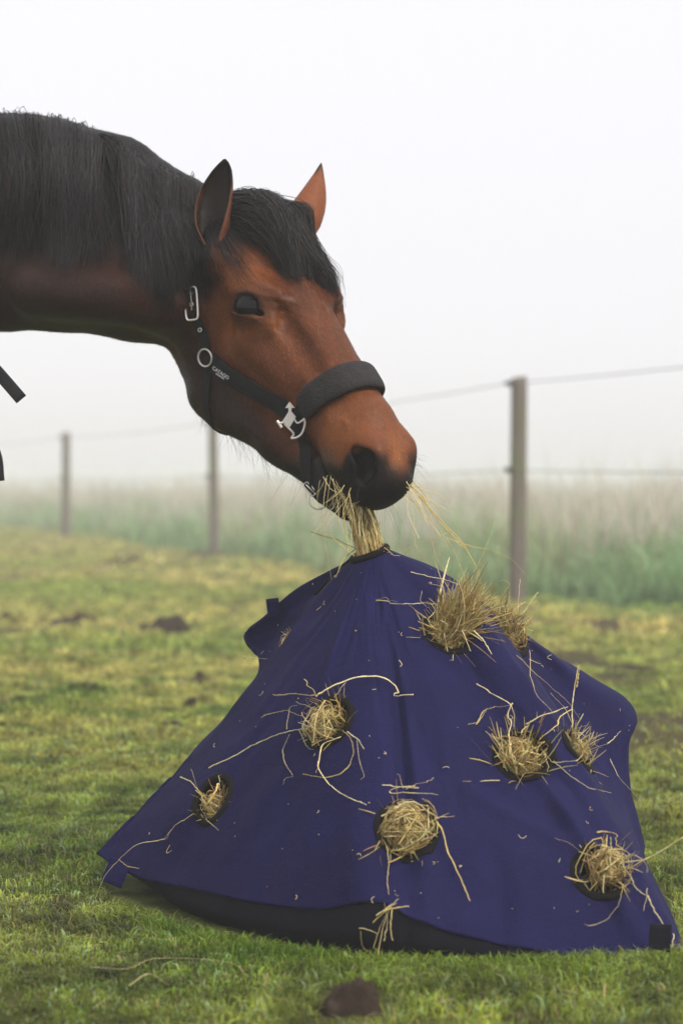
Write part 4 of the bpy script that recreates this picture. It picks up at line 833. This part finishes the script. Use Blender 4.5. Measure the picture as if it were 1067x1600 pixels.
for pp, rr in (([(517, 742), (512, 780), (506, 812), (508, 850), (518, 905)], .0009), ([(512, 742), (500, 765), (488, 775)], .0007), ([(516, 745), (538, 780), (551, 815), (548, 855), (530, 885), (524, 903)], .0012), ([(525, 752), (545, 790), (556, 830)], .0007), ([(510, 748), (505, 790), (507, 830)], .0007), ([(538, 758), (532, 768), (510, 785)], .0022),
               ([(530, 760), (540, 778), (552, 788), (562, 783)], .0009), ([(545, 770), (552, 800), (557, 835)], .0008), ([(520, 748), (528, 790), (530, 815), (545, 850)], .0006), ([(505, 745), (517, 765), (528, 770)], .0006), ([(548, 762), (535, 800), (545, 860), (528, 895)], .0010), ([(500, 750), (494, 790), (512, 870)], .0004)):
    P_.append(seg([(x, y, 2.90) for x, y in pp], rr, K=20))
mc = cam_hit(BH, 522, 742)[0]; mc = at(530, 752, mc[1] - .002)
for k in range(34):
    t = rng.random(); s_ = mc + (at(575, 786, mc[1]) - mc) * t * .9 + rng.normal(size=3) * .002; L = rng.uniform(.03, .10) * (1 - .4 * t); d = nrm([-.35 + .45 * rng.normal(), -.25 + .2 * rng.normal(), -1]); j = np.linspace(0, 1, 20)[:, None]; kk = rng.uniform(.3, .8)
    P_.append(((s_ + [0, .006, .004] + d * L * j + nrm(rng.normal(size=3)) * L * .5 * np.maximum(j - kk, 0))[None], .0007 * rng.uniform(.5, 1.9) * np.ones((1, 20))))
hay('hay_wisp', 'loose green gold stalks dangling from the near corner of the horse\'s mouth', P_, 'hay the horse is pulling out')
P_ = []
for pp, rr in (([(640, 757), (665, 780), (672, 800), (700, 830), (722, 850), (742, 880), (748, 900)], .0010), ([(645, 752), (680, 790), (700, 812)], .0007), ([(638, 768), (655, 800), (668, 820), (680, 870), (700, 900)], .0009), ([(642, 755), (665, 765), (668, 785)], .0006), ([(632, 775), (645, 795), (648, 850), (655, 862)], .0005), ([(690, 835), (705, 832), (715, 850), (726, 855)], .0006),
               ([(625, 865), (650, 850), (680, 842), (700, 830)], .0010), ([(600, 855), (615, 868), (625, 868)], .0007), ([(695, 840), (740, 855), (765, 858)], .0005), ([(655, 775), (690, 815), (720, 845), (730, 860)], .0012), ([(668, 800), (675, 825), (678, 850)], .0006), ([(610, 850), (622, 838), (618, 830)], .0004)):
    P_.append(seg([(x, y, 2.89) for x, y in pp], rr * 1.25, K=20))
for k in range(12):
    x0, y0 = rng.uniform(628, 644), rng.uniform(752, 775); dx, dy = rng.uniform(15, 75), rng.uniform(15, 90); P_.append(seg([(x0, y0, 2.9), (x0 + dx * .5 + rng.normal() * 5, y0 + dy * .4 + rng.normal() * 5, 2.89), (x0 + dx, y0 + dy, 2.88)], rng.uniform(.0004, .0010), K=20))
hay('hay_wisp', 'thin dry stalks trailing to the right from the front of the horse\'s lips', P_, 'hay the horse is pulling out')
P_ = []
for pp, rr in (([(590, 1492), (598, 1450), (606, 1425), (612, 1412)], .0013), ([(584, 1480), (592, 1452), (604, 1428)], .0009), ([(582, 1442), (606, 1420), (638, 1416)], .0016), ([(596, 1425), (610, 1418), (620, 1410)], .0013), ([(612, 1420), (610, 1450), (613, 1470)], .0009), ([(561, 1450), (578, 1453), (590, 1460)], .0005), ([(563, 1455), (565, 1478), (580, 1492)], .0004), ([(588, 1430), (615, 1412), (622, 1404)], .0008), ([(600, 1470), (606, 1440), (600, 1410)], .0008)):
    P_.append(seg([(x, y, 2.535) for x, y in pp], rr, K=14))
hay('hay_tuft', 'little sprig of hay snagged on the dark hem below the round ball of hay', P_, None)
# chaff sticking to the cloth
P_ = []
while len(P_) < 90:
    px, py = rng.uniform(230, 1000), rng.uniform(880, 1480); h, nn = cam_hit(BB, px, py)
    if h is None or h[2] < .06: continue
    if nn[1] > 0: nn = -nn
    t_ = nrm(np.cross(nn, rng.normal(size=3))); L = .001 + .012 * rng.random() ** 4; j = np.linspace(-.5, .5, 6)[:, None]
    P_.append(h + nn * .0012 + t_ * L * j + np.cross(nn, t_) * L * 2.2 * rng.normal() * (j ** 2))
V, F, cc = strands(np.array(P_), .00042 * np.ones(6), 3, col=haycol(len(P_), (1, 0, 3, 0, 0, 2, 0)) * 1.2); tag(mesh_obj('chaff', V, F, M_hay, None, col=cc), 'pale specks of chaff scattered over the navy cloth of the bag', 'chaff', kind='stuff')
# ============================ FIELD ======================================
def gh(x, y):
    """height of the field"""
    near = np.clip((y - 3.2) / 3, 0, 1); h = .030 * (fbm(x * .9, y * .9, 1) - .5) + .05 * near * (fbm(x * .35 + 7, y * .35, 2) - .5) + .014 * (fbm(x * 5, y * 5, 3) - .5) * (1 + near) + .05 * near * np.maximum(fbm(x * 2.2, y * 1.6 + 3, 0) - .58, 0) * 4
    flat = np.exp(-(((x - .08) / .5) ** 2 + ((y - 3.0) / .45) ** 2) ** 2)
    return h * (1 - .85 * flat) - .004
FA, FB = np.array([1.055, 10.8]), np.array([-1.24, 17.5]); fdir = nrm(FB - FA); fn = np.array([-fdir[1], fdir[0]]); fn = fn if fn[1] > 0 else -fn
def beyond(x, y): return (x - FA[0]) * fn[0] + (y - FA[1]) * fn[1]
def mud(x, y):
    """bare trampled earth 0..1"""
    a = fbm(x * 1.1 + 4, y * .75 + 9, 3); b = fbm(x * 4, y * 3, 1); return np.clip((a * .75 + b * .35 - .645) / .12, 0, 1) * np.clip((y - 3.4) / .8, .0, 1)
def sward(x, y, rs):
    """colour of the grass at a spot"""
    g = np.array([.085, .135, .014]); yg = np.array([.165, .185, .038]); och = np.array([.33, .26, .11]); dk = np.array([.035, .075, .012]); lush = np.array([.085, .19, .065])
    n1 = fbm(x * 1.3, y * 1.1, 0)[:, None]; n2 = fbm(x * .55 + 3, y * .5, 2)[:, None]; n3 = fbm(x * 7, y * 7, 1)[:, None]
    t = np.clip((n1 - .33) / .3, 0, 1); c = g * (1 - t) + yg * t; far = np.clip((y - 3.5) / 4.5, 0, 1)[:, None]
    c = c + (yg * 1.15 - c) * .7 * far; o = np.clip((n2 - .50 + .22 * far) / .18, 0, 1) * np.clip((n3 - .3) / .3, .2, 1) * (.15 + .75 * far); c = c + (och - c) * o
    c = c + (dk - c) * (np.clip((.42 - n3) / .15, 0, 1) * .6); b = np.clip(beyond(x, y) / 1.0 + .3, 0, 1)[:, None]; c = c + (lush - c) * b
    c = c * (1 - .02 * far * (1 - b)) + .026 * far * (1 - b); return c * np.array([1.58, 1.66, 1.15]) * rs.uniform(.6, 1.4, (len(x), 1))  # colour lifted with distance, haze painted into the grass
ys = np.concatenate([np.arange(-8, 1.8, .4), np.arange(1.8, 5, .035), 5 * 1.012 ** np.arange(0, 345)]); ys = np.concatenate([ys[ys < 300], [300.]])
xs = np.concatenate([-150 * .88 ** np.arange(0, 26), np.arange(-5.2, -1.6, .09), np.arange(-1.6, 1.6, .035), np.arange(1.6, 5.2, .09), 150 * .88 ** np.arange(25, -1, -1)])
X, Y = np.meshgrid(xs, ys, indexing='ij'); fade = np.clip((70 - Y) / 40, 0, 1); Z = gh(X, Y) * fade; V = np.stack([X, Y, Z], -1).reshape(-1, 3)
idx = np.arange(len(xs) * len(ys)).reshape(len(xs), len(ys)); q = np.stack([idx[:-1, :-1], idx[1:, :-1], idx[1:, 1:], idx[:-1, 1:]], -1).reshape(-1, 4)
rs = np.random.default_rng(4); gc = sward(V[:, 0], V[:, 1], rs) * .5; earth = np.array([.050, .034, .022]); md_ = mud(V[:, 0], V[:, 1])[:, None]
nearm = np.clip((3.6 - V[:, 1]) / .8, 0, 1)[:, None]; gc = gc * (1 - .6 * nearm) + earth * .5 * nearm; gc = gc + (earth - gc) * md_ * .85
m = NT('turf_soil'); n1 = m.noise(30, 5, .65); n2 = m.noise(140, 3); c = m.mul(m.attr().outputs['Color'], n1.outputs['Fac'], .55, 1.4); m.ln(c, m.b.inputs['Base Color']); m.b.inputs['Roughness'].default_value = .95; m.b.inputs['Specular IOR Level'].default_value = .1
m.ln(m.bump(n2.outputs['Fac'], .5, .01, m.bump(n1.outputs['Fac'], .7, .03)), m.b.inputs['Normal'])
ground = mesh_obj('ground', V, q, m.m, None, col=gc); tag(ground, kind='structure')
m = NT('grass_blade'); at_ = m.attr(); m.ln(at_.outputs['Color'], m.b.inputs['Base Color']); m.b.inputs['Roughness'].default_value = .45; m.b.inputs['Specular IOR Level'].default_value = .35
tr = m.new('ShaderNodeBsdfTranslucent'); sc_ = m.new('ShaderNodeVectorMath', operation='SCALE'); m.ln(at_.outputs['Color'], sc_.inputs[0]); sc_.inputs['Scale'].default_value = 1.3; m.ln(sc_.outputs[0], tr.inputs['Color'])
ms = m.new('ShaderNodeMixShader'); ms.inputs[0].default_value = .35; m.ln(m.b.outputs[0], ms.inputs[1]); m.ln(tr.outputs[0], ms.inputs[2]); m.ln(ms.outputs[0], m.out.inputs['Surface']); M_blade = m.m
def blades(x, y, h, w, lean, col, rs, z0=None):
    """one five-vertex blade per spot, curved and leaning"""
    n = len(x); z = gh(x, y) * np.clip((70 - y) / 40, 0, 1) if z0 is None else z0; a = rs.random(n) * 6.283; ux, uy = np.cos(a), np.sin(a); b = rs.random(n) * 6.283; lx, ly = np.cos(b) * lean * h, np.sin(b) * lean * h
    V = np.zeros((n, 5, 3)); bx, by = ux * w / 2, uy * w / 2
    V[:, 0] = np.stack([x - bx, y - by, z - .003], -1); V[:, 1] = np.stack([x + bx, y + by, z - .003], -1)
    V[:, 2] = np.stack([x + bx * .8 + lx * .35, y + by * .8 + ly * .35, z + h * .62], -1); V[:, 3] = np.stack([x - bx * .8 + lx * .35, y - by * .8 + ly * .35, z + h * .62], -1)
    V[:, 4] = np.stack([x + lx * 1.1, y + ly * 1.1, z + h * (1 - .25 * np.minimum(lean, 1))], -1); i = np.arange(n)[:, None] * 5
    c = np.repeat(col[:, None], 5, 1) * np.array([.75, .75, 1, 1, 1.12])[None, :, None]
    return V.reshape(-1, 3), (i + [0, 1, 2, 3]), (i + [3, 2, 4]), c.reshape(-1, 3)
def turf(name, zones, rs):
    Vs, Q1, T1, Cs, n = [], [], [], [], 0
    for y0, y1, mrg, N, h0, h1, w in zones:
        y = y0 + (y1 - y0) * rs.random(N) ** .85; half = .195 * y + mrg; x = rs.uniform(-1, 1, N) * half
        cl = fbm(x * 22 + 2, y * 22, 2); ok = (rs.random(N) < np.clip((cl - .25) / .3, .08, 1)) & (beyond(x, y) < .4) & (rs.random(N) > mud(x, y) * .93)
        under = ((x - .08) / .47) ** 2 + ((y - 3.02) / .40) ** 2 < 1; ok &= ~under; ok &= ~((np.abs(x - .012) < .045) & (y > 2.22) & (y < 2.40)); x, y, cl = x[ok], y[ok], cl[ok]
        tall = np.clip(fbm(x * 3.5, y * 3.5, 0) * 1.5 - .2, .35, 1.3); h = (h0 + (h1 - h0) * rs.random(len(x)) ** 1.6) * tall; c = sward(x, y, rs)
        dry = rs.random(len(x)) < .05; c[dry] = np.array([.42, .33, .15]) * rs.uniform(.6, 1.1, (dry.sum(), 1)); lean = rs.uniform(.2, 1.6, len(x)) ** 1.1; th_ = (rs.random(len(x)) < .10) & (y < 5); c[th_] = np.array([.16, .11, .05]) * rs.uniform(.5, 1.2, (th_.sum(), 1)); lt = (rs.random(len(x)) < .10) & (y < 5); c[lt] = np.array([.32, .44, .20]) * rs.uniform(.7, 1.1, (lt.sum(), 1)); c = c * np.clip(-.1 + fbm(x * 18, y * 18, 3) * 2.2, .25, 1.8)[:, None]
        V, a, b, cc = blades(x, y, h, w * rs.uniform(.5, 1.4, len(x)), lean, c, rs); Vs.append(V); Q1.append(a + n); T1.append(b + n); Cs.append(cc); n += len(V)
    o = mesh_obj(name, np.concatenate(Vs), [np.concatenate(Q1), np.concatenate(T1)], M_blade, None, col=np.concatenate(Cs), smooth=False); return o
rs = np.random.default_rng(21)
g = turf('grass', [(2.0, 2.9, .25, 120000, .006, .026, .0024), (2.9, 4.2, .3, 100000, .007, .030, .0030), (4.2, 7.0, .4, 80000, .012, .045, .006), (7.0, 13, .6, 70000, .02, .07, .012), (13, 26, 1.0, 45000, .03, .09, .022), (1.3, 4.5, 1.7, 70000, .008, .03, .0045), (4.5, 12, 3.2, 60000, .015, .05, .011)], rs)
tag(g, 'short mossy green pasture grass growing over the whole foreground', 'grass', kind='stuff')
# longer blades at the foot of the bag
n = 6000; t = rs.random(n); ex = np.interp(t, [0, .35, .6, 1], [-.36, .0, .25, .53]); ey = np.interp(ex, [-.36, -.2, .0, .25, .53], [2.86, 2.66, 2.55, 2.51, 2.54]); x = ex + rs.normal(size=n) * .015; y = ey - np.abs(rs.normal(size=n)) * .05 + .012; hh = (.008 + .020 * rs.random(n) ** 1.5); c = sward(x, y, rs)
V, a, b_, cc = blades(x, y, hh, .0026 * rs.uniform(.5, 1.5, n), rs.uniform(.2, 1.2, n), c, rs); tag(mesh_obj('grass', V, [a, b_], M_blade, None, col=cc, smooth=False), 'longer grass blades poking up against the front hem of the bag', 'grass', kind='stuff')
# rank growth beyond the fence
n = 95000; y = 9 + 50 * rs.random(n) ** 1.7; x = rs.uniform(-1, 1, n) * (.21 * y + 1.2); b = beyond(x, y) + 1.6 * (fbm(x * 1.3 + 1, y * 1.3, 3) - .5); ok = (b > .15) & (rs.random(n) < .25 + .9 * fbm(x * .8, y * .5, 1)); x, y, b = x[ok], y[ok], b[ok]; n = len(x)
cl = fbm(x * 1.1, y * .7 + 5, 2); h = (.16 + .42 * rs.random(n) ** .8 * np.clip(cl * 1.9 - .15, .3, 1.3)) * np.clip(.35 + b * .9, .35, 1); w = .012 * rs.uniform(.5, 1.6, n) * (1 + y / 25)
c = np.array([.23, .35, .16]) * (1 + .5 * (cl[:, None] - .5)); pale = fbm(x * .9 + 9, y * .9, 3); c = c + (np.array([.36, .41, .22]) - c) * np.clip((pale - .5) / .2, 0, 1)[:, None]; br = rs.random(n) < .07; c[br] = [.24, .17, .10]; h[br] *= 1.5; w[br] *= .45; c = c * rs.uniform(.7, 1.3, (n, 1))  # greens paled so the colour carries some of the fog's fade
V, a, t, cc = blades(x, y, h, w, rs.uniform(.1, .8, n), c, rs); tag(mesh_obj('tall_grass', V, [a, t], M_blade, None, col=cc, smooth=False), 'tall lush blue green grass growing behind the wire fence', 'tall grass', kind='stuff')
n = 26000; y = 12 + 60 * rs.random(n) ** 1.3; x = rs.uniform(-1, 1, n) * (.21 * y + 1.5); cl = fbm(x * .5 + 2, y * .25, 0); ok = (beyond(x, y) > .8) & (rs.random(n) < np.clip(cl * 2.2 - .5, .1, 1)); x, y, cl = x[ok], y[ok], cl[ok]; n = len(x)
h = (.45 + .55 * rs.random(n) ** 1.5) * np.clip(.5 + cl, .6, 1.15); c = np.array([.58, .53, .43]) * rs.uniform(.7, 1.2, (n, 1)); V, a, t, cc = blades(x, y, h, .010 * rs.uniform(.5, 1.4, n) * (1 + y / 30), rs.uniform(.1, .45, n), c, rs)  # stem colour paled further to paint the haze along the horizon
tag(mesh_obj('seed_heads', V, [a, t], M_blade, None, col=cc, smooth=False), 'pale beige dead grass stems standing above the tall green grass', 'dead grass', kind='stuff')
# ---- earth clods and molehills
M_soil = simple_mat('damp_soil', (.042, .030, .022), .95, noise=.4, nscale=40, bump=.9, bscale=60, spec=.1)
def lump(name, px, py, wpx, hpx, label, cat, group, seed, sy=.8):
    d = gz(py); c = at(px, py, d); c[2] = gh(c[0], c[1]) - .006; w = wpx / FPX * d / 2; hh = hpx / FPX * d; nu, nv = 44, 22; r_ = np.random.default_rng(seed); ph = r_.random(12) * 6.28
    th = np.linspace(0, 2 * np.pi, nu, endpoint=False)[:, None]; s = np.linspace(0, 1, nv)[None, :]; pr = np.sqrt(np.clip(1 - s ** 2.2, 0, 1)) * (1 + .35 * s * np.cos(th))
    rr = s * (1 + .16 * np.sin(3 * th + ph[0]) + .1 * np.sin(5 * th + ph[1])) ; X_ = w * rr * np.cos(th); Y_ = w * sy * rr * np.sin(th)
    k = 1 / w; no = fbm(X_ * k * 2.2 + ph[2] * 3, Y_ * k * 2.2 + ph[3], 1, 4); Z_ = hh * pr * (.25 + 1.1 * no) * (1 + .5 * (fbm(X_ * k * 7 + ph[6], Y_ * k * 7, 2) - .5)); X_ = X_ * (1 + .25 * (fbm(X_ * k * 4, Y_ * k * 4 + ph[4], 2) - .5))
    V = np.stack([X_, Y_, Z_], -1).reshape(-1, 3); idx = np.arange(nu * nv).reshape(nu, nv); q = np.stack([idx[:, :-1], idx[:, 1:], np.roll(idx, -1, 0)[:, 1:], np.roll(idx, -1, 0)[:, :-1]], -1).reshape(-1, 4)
    o = mesh_obj(name, V, q, M_soil, None); o.location = c; return tag(o, label, cat, group)
lump('earth_clod', 547, 1588, 96, 60, 'dark clod of earth lying in the grass in front of the bag', 'clod', None, 1)
mg = 'molehills dotted over the pasture'
lump('molehill', 255, 988, 78, 25, 'dark molehill left of the bag, in line with its rolled flap', 'molehill', mg, 2)
lump('molehill', 112, 978, 84, 20, 'dark molehill below the leftmost fence post', 'molehill', mg, 3)
lump('molehill', 4, 974, 40, 18, 'small molehill cut by the left edge of the picture', 'molehill', mg, 4)
lump('molehill', 297, 1106, 20, 20, 'tiny brown lump of earth just left of the bag\'s sloping edge', 'molehill', mg, 5)
lump('molehill', 268, 1132, 36, 12, 'low brown lump of earth, the closest one left of the bag', 'molehill', mg, 6)
lump('molehill', 308, 1066, 44, 20, 'flat dark molehill behind the tiny brown lump', 'molehill', mg, 7)
lump('molehill', 985, 1048, 110, 13, 'wide flat patch of turned earth right of the bag', 'molehill', mg, 8)
lump('molehill', 190, 884, 70, 14, 'farthest molehill, pale in the fog below the second fence post', 'molehill', mg, 9)
# ---- stalks lying on the turf
for k, (pp, rr, lb) in enumerate((([(104, 1428), (112, 1442), (107, 1459)], .0014, 'short curled straw stalk lying in the grass left of the bag\'s corner'), ([(143, 1529), (197, 1532), (242, 1515), (315, 1515), (366, 1521), (382, 1535)], .0016, 'long pale straw stalk lying across the grass in front of the bag'), ([(202, 1555), (233, 1538), (264, 1552)], .0018, 'bent pale straw lying just below the long straw stalk'), ([(146, 1588), (180, 1566)], .0018, 'straight straw stalk at the bottom edge below the other straws'))):
    Q_ = []; L = catmull(np.array(pp, float), 24)
    for x_, y_ in L:
        p = at(x_, y_, gz(y_) - .03); p[2] = gh(p[0], p[1]) + .017; Q_.append(p)
    hay('straw_stalk', lb, [(np.array(Q_)[None], rr * .42 * np.linspace(1, .6, 24)[None])], 'straw stalks lying on the turf', cat='straw', colmul=.8)
# ---- fence
fence = empty('wire_fence', (FA[0], FA[1], 0)); FO = np.array([FA[0], FA[1], 0]); tag(fence, 'wooden post and wire fence fading into the fog', 'fence')
m = NT('weathered_wood'); tcn = m.new('ShaderNodeTexCoord'); mp = m.new('ShaderNodeMapping'); m.ln(tcn.outputs['Object'], mp.inputs[0]); mp.inputs['Scale'].default_value = (1, 1, .08); n1 = m.noise(60, 4, .6, mp.outputs[0]); n2 = m.noise(4, 3); c = m.mul(m.rgb((.155, .125, .105)), n1.outputs['Fac'], .6, 1.4); gr = m.rgb((.14, .15, .075)); mx_ = m.new('ShaderNodeMixRGB'); mr = m.new('ShaderNodeMapRange'); mr.inputs['From Min'].default_value = .5; mr.inputs['From Max'].default_value = .62; m.ln(n2.outputs['Fac'], mr.inputs['Value']); m.ln(mr.outputs[0], mx_.inputs[0]); m.ln(c, mx_.inputs[1]); m.ln(gr, mx_.inputs[2]); m.ln(mx_.outputs[0], m.b.inputs['Base Color']); m.b.inputs['Roughness'].default_value = .9; m.ln(m.bump(n1.outputs['Fac'], .5, .01), m.b.inputs['Normal']); M_wood = m.m
M_ins = simple_mat('insulator_plastic', (.03, .03, .032), .6, noise=.1); M_wire = simple_mat('fence_wire', (.10, .10, .095), .6, noise=.1)
posts = [(FA[0], FA[1], 1.335, .050, .01), (FB[0], FB[1], 1.335, .046, -.012), (-3.52, 22.9, 1.36, .052, .004), (-6.9, 30.5, 1.34, .05, .01)]
for x, y, H_, r, tl in posts:
    z0 = float(gh(np.array([x]), np.array([y]))[0]) - .05; nz = 24; th = np.linspace(0, 2 * np.pi, 20, endpoint=False); zz = np.linspace(0, H_ - z0, nz); V = []
    for i, z in enumerate(zz):
        rr = r * (1 + .03 * np.sin(3 * th + z * 2) + .02 * np.sin(7 * th)) * (1.06 - .08 * z / H_) * (1 - .06 * (i == nz - 1)); V.append(np.stack([x + rr * np.cos(th) + tl * z, y + rr * np.sin(th), np.full(20, z0 + z) + (.008 * np.cos(th) if i == nz - 1 else 0)], -1))
    V = np.concatenate(V); idx = np.arange(nz * 20).reshape(nz, 20); q = np.stack([idx[:-1], np.roll(idx[:-1], -1, 1), np.roll(idx[1:], -1, 1), idx[1:]], -1).reshape(-1, 4); V = np.concatenate([V, [[x + tl * H_, y, H_]]]); j = np.arange(20); cap = np.stack([idx[-1][j], idx[-1][(j + 1) % 20], np.full(20, nz * 20)], -1)
    po = mesh_obj('post', V - [x, y, z0], [q, cap], M_wood, fence); po.location = Vector((x, y, z0)) - Vector(FO)
    for zi in (1.295, .775):
        c0 = np.array([x + tl * zi - r * .9, y - r * .55, zi]); g_ = join_geo([tube([c0 + [.03, .02, 0], c0 + [-.028, -.01, 0]], .011, 8), tube([c0 + [-.018, -.008, -.016], c0 + [-.018, -.008, .016]], .017, 10), tube([c0 + [-.032, -.01, -.006], c0 + [-.032, -.01, .006]], .02, 10)])
        mesh_obj('insulator', g_[0] - [x, y, z0], g_[1], M_ins, po)
for zi, sag in ((1.295, .035), (.775, .03)):
    pts_ = []; ends = [(FA + (FA - FB) * .75)] + [np.array(p[:2]) for p in posts]
    for a, b in zip(ends[:-1], ends[1:]):
        for t in np.linspace(0, 1, 14)[:-1]: p = a + (b - a) * t; pts_.append([p[0] - .06, p[1] - .03, zi - sag * 4 * t * (1 - t)])
    pts_.append([ends[-1][0] - .06, ends[-1][1] - .03, zi]); V, F = tube(pts_, .0028, 6); mesh_obj('wire', V - FO, F, M_wire, fence)
# ---- horse rug on the trunk; only its dangling strap ends reach into the picture
M_rug = simple_mat('black_rug_cloth', (.012, .012, .014), .85, noise=.2, bump=.3, bscale=300)
rows = []
for x in np.linspace(-2.66, -1.13, 50):
    row = []
    for a in np.linspace(R(-62), R(242), 60):
        d = np.array([0, math.cos(a), math.sin(a)]); o_ = np.array([x, 3.56, 1.10]); h = BH.ray_cast(Vector(o_ + d * .9), Vector(-d)); p = np.array(h[0]) if h[0] is not None else o_ + d * .25; row.append(p + d * .018)
    rows.append(row)
RG = np.array(rows); idx = np.arange(50 * 60).reshape(50, 60); q = np.stack([idx[:-1, :-1], idx[1:, :-1], idx[1:, 1:], idx[:-1, 1:]], -1).reshape(-1, 4)
RO = np.array([-1.9, 3.56, 1.1]); rug = mesh_obj('horse_rug', RG.reshape(-1, 3), q, M_rug, None, origin=RO); rug.modifiers.new('t', 'SOLIDIFY').thickness = .008
tag(rug, 'black strap ends of the horse\'s rug dangling in at the left edge', 'horse rug')
def flatband(name, pp, d, w, t, parent, org):
    P = catmull(np.array([at(x, y, d) for x, y in pp]), 40); T = nrm(np.gradient(P, axis=0)); N_ = nrm(np.array([.1, -1, .1]) - T * np.sum(T * [.1, -1, .1], 1)[:, None]); B = np.cross(T, N_); V = []
    for sx, sy in ((-1, -.7), (-.9, -1), (.9, -1), (1, -.7), (1, .7), (.9, 1), (-.9, 1), (-1, .7)): V.append(P + B * sx * w / 2 + N_ * sy * t / 2)
    V = np.stack(V, 1).reshape(-1, 3); idx = np.arange(40 * 8).reshape(40, 8); q = np.stack([idx[:-1], np.roll(idx[:-1], -1, 1), np.roll(idx[1:], -1, 1), idx[1:]], -1).reshape(-1, 4); e = idx[-1]; F = [q, np.array([[e[0], e[1], e[2], e[3]], [e[3], e[4], e[7], e[0]], [e[4], e[5], e[6], e[7]]])]
    return mesh_obj(name, V - org, F, M_web, parent)
flatband('strap', [(-430, 330), (-300, 380), (-160, 440), (-70, 508), (-6, 578), (34, 624)], 3.12, .0215, .004, rug, RO)
flatband('strap', [(-430, 420), (-260, 480), (-120, 560), (-45, 640), (-10, 705), (-3, 752)], 3.12, .024, .004, rug, RO)
# ---- ground fog: one even box of air round everything
bpy.ops.mesh.primitive_cube_add(size=1, location=(0, 146, .475)); hz = bpy.context.object; hz.name = 'haze'; hz.scale = (304, 312, 2.95); tag(hz, kind='stuff')
mt = bpy.data.materials.new('fog'); mt.use_nodes = True; nt_ = mt.node_tree; nt_.nodes.clear(); ou = nt_.nodes.new('ShaderNodeOutputMaterial'); pv = nt_.nodes.new('ShaderNodeVolumePrincipled'); pv.inputs['Color'].default_value = (.97, .965, .96, 1); pv.inputs['Density'].default_value = .0095; pv.inputs['Anisotropy'].default_value = 0.0; nt_.links.new(pv.outputs[0], ou.inputs['Volume']); hz.data.materials.append(mt)
# ============================ CAMERA, LIGHT, SKY =========================
sc = bpy.context.scene
cam = bpy.data.cameras.new('camera'); co = bpy.data.objects.new('camera', cam); C.objects.link(co); sc.camera = co
co.location = (0, 0, CAMZ); co.rotation_euler = (math.pi / 2, 0, 0)
cam.sensor_fit = 'VERTICAL'; cam.sensor_height = 36; cam.sensor_width = 24; cam.lens = FPX / 1600 * 36; cam.shift_y = (HZ - 800) / 1600
cam.clip_end = 2000; cam.clip_start = .05
cam.dof.use_dof = True; cam.dof.focus_distance = 2.95; cam.dof.aperture_fstop = 3.2
W = bpy.data.worlds.new('World'); sc.world = W; W.use_nodes = True; nt = W.node_tree; nd = nt.nodes; bg = nd['Background']
SUN_EL, SUN_AZ = math.radians(46), math.radians(128)      # azimuth clockwise from +Y
sky = nd.new('ShaderNodeTexSky'); sky.sky_type = 'NISHITA'; sky.sun_disc = False; sky.sun_elevation = SUN_EL; sky.sun_rotation = SUN_AZ
hs = nd.new('ShaderNodeHueSaturation'); hs.inputs['Saturation'].default_value = .25; nt.links.new(sky.outputs[0], hs.inputs['Color'])
tc = nd.new('ShaderNodeTexCoord'); sx = nd.new('ShaderNodeSeparateXYZ'); nt.links.new(tc.outputs['Generated'], sx.inputs[0])
cr = nd.new('ShaderNodeValToRGB'); nt.links.new(sx.outputs['Z'], cr.inputs[0]); cr.color_ramp.interpolation = 'EASE'
E = cr.color_ramp.elements; E[0].position = .0; E[0].color = (9.0, 8.8, 8.7, 1); E[1].position = 1; E[1].color = (15, 15, 15.5, 1)
e = E.new(.09); e.color = (10.2, 10.05, 10.3, 1); e = E.new(.26); e.color = (10.7, 10.55, 11.1, 1); e = E.new(.55); e.color = (13.0, 12.9, 13.4, 1)
mx = nd.new('ShaderNodeMixRGB'); mx.inputs[0].default_value = .88; nt.links.new(hs.outputs[0], mx.inputs[1]); nt.links.new(cr.outputs[0], mx.inputs[2])
nt.links.new(mx.outputs[0], bg.inputs['Color']); bg.inputs['Strength'].default_value = .1
sun = bpy.data.lights.new('sun', 'SUN'); sun.energy = 2.6; sun.angle = math.radians(18); sun.color = (1, .93, .84)
so = bpy.data.objects.new('sun', sun); C.objects.link(so)
so.rotation_euler = Vector((-math.sin(SUN_AZ) * math.cos(SUN_EL), -math.cos(SUN_AZ) * math.cos(SUN_EL), -math.sin(SUN_EL))).to_track_quat('-Z', 'Y').to_euler()
sc.view_settings.view_transform = 'Standard'; sc.view_settings.look = 'None'; sc.view_settings.exposure = 0; sc.view_settings.gamma = 1
sc.render.engine = 'CYCLES'; cy = sc.cycles; cy.use_denoising = True; cy.max_bounces = 5; cy.diffuse_bounces = 2; cy.glossy_bounces = 2; cy.transmission_bounces = 2
cy.transparent_max_bounces = 6; cy.volume_bounces = 1; cy.use_adaptive_sampling = True; cy.adaptive_threshold = .02; cy.caustics_reflective = False; cy.caustics_refractive = False
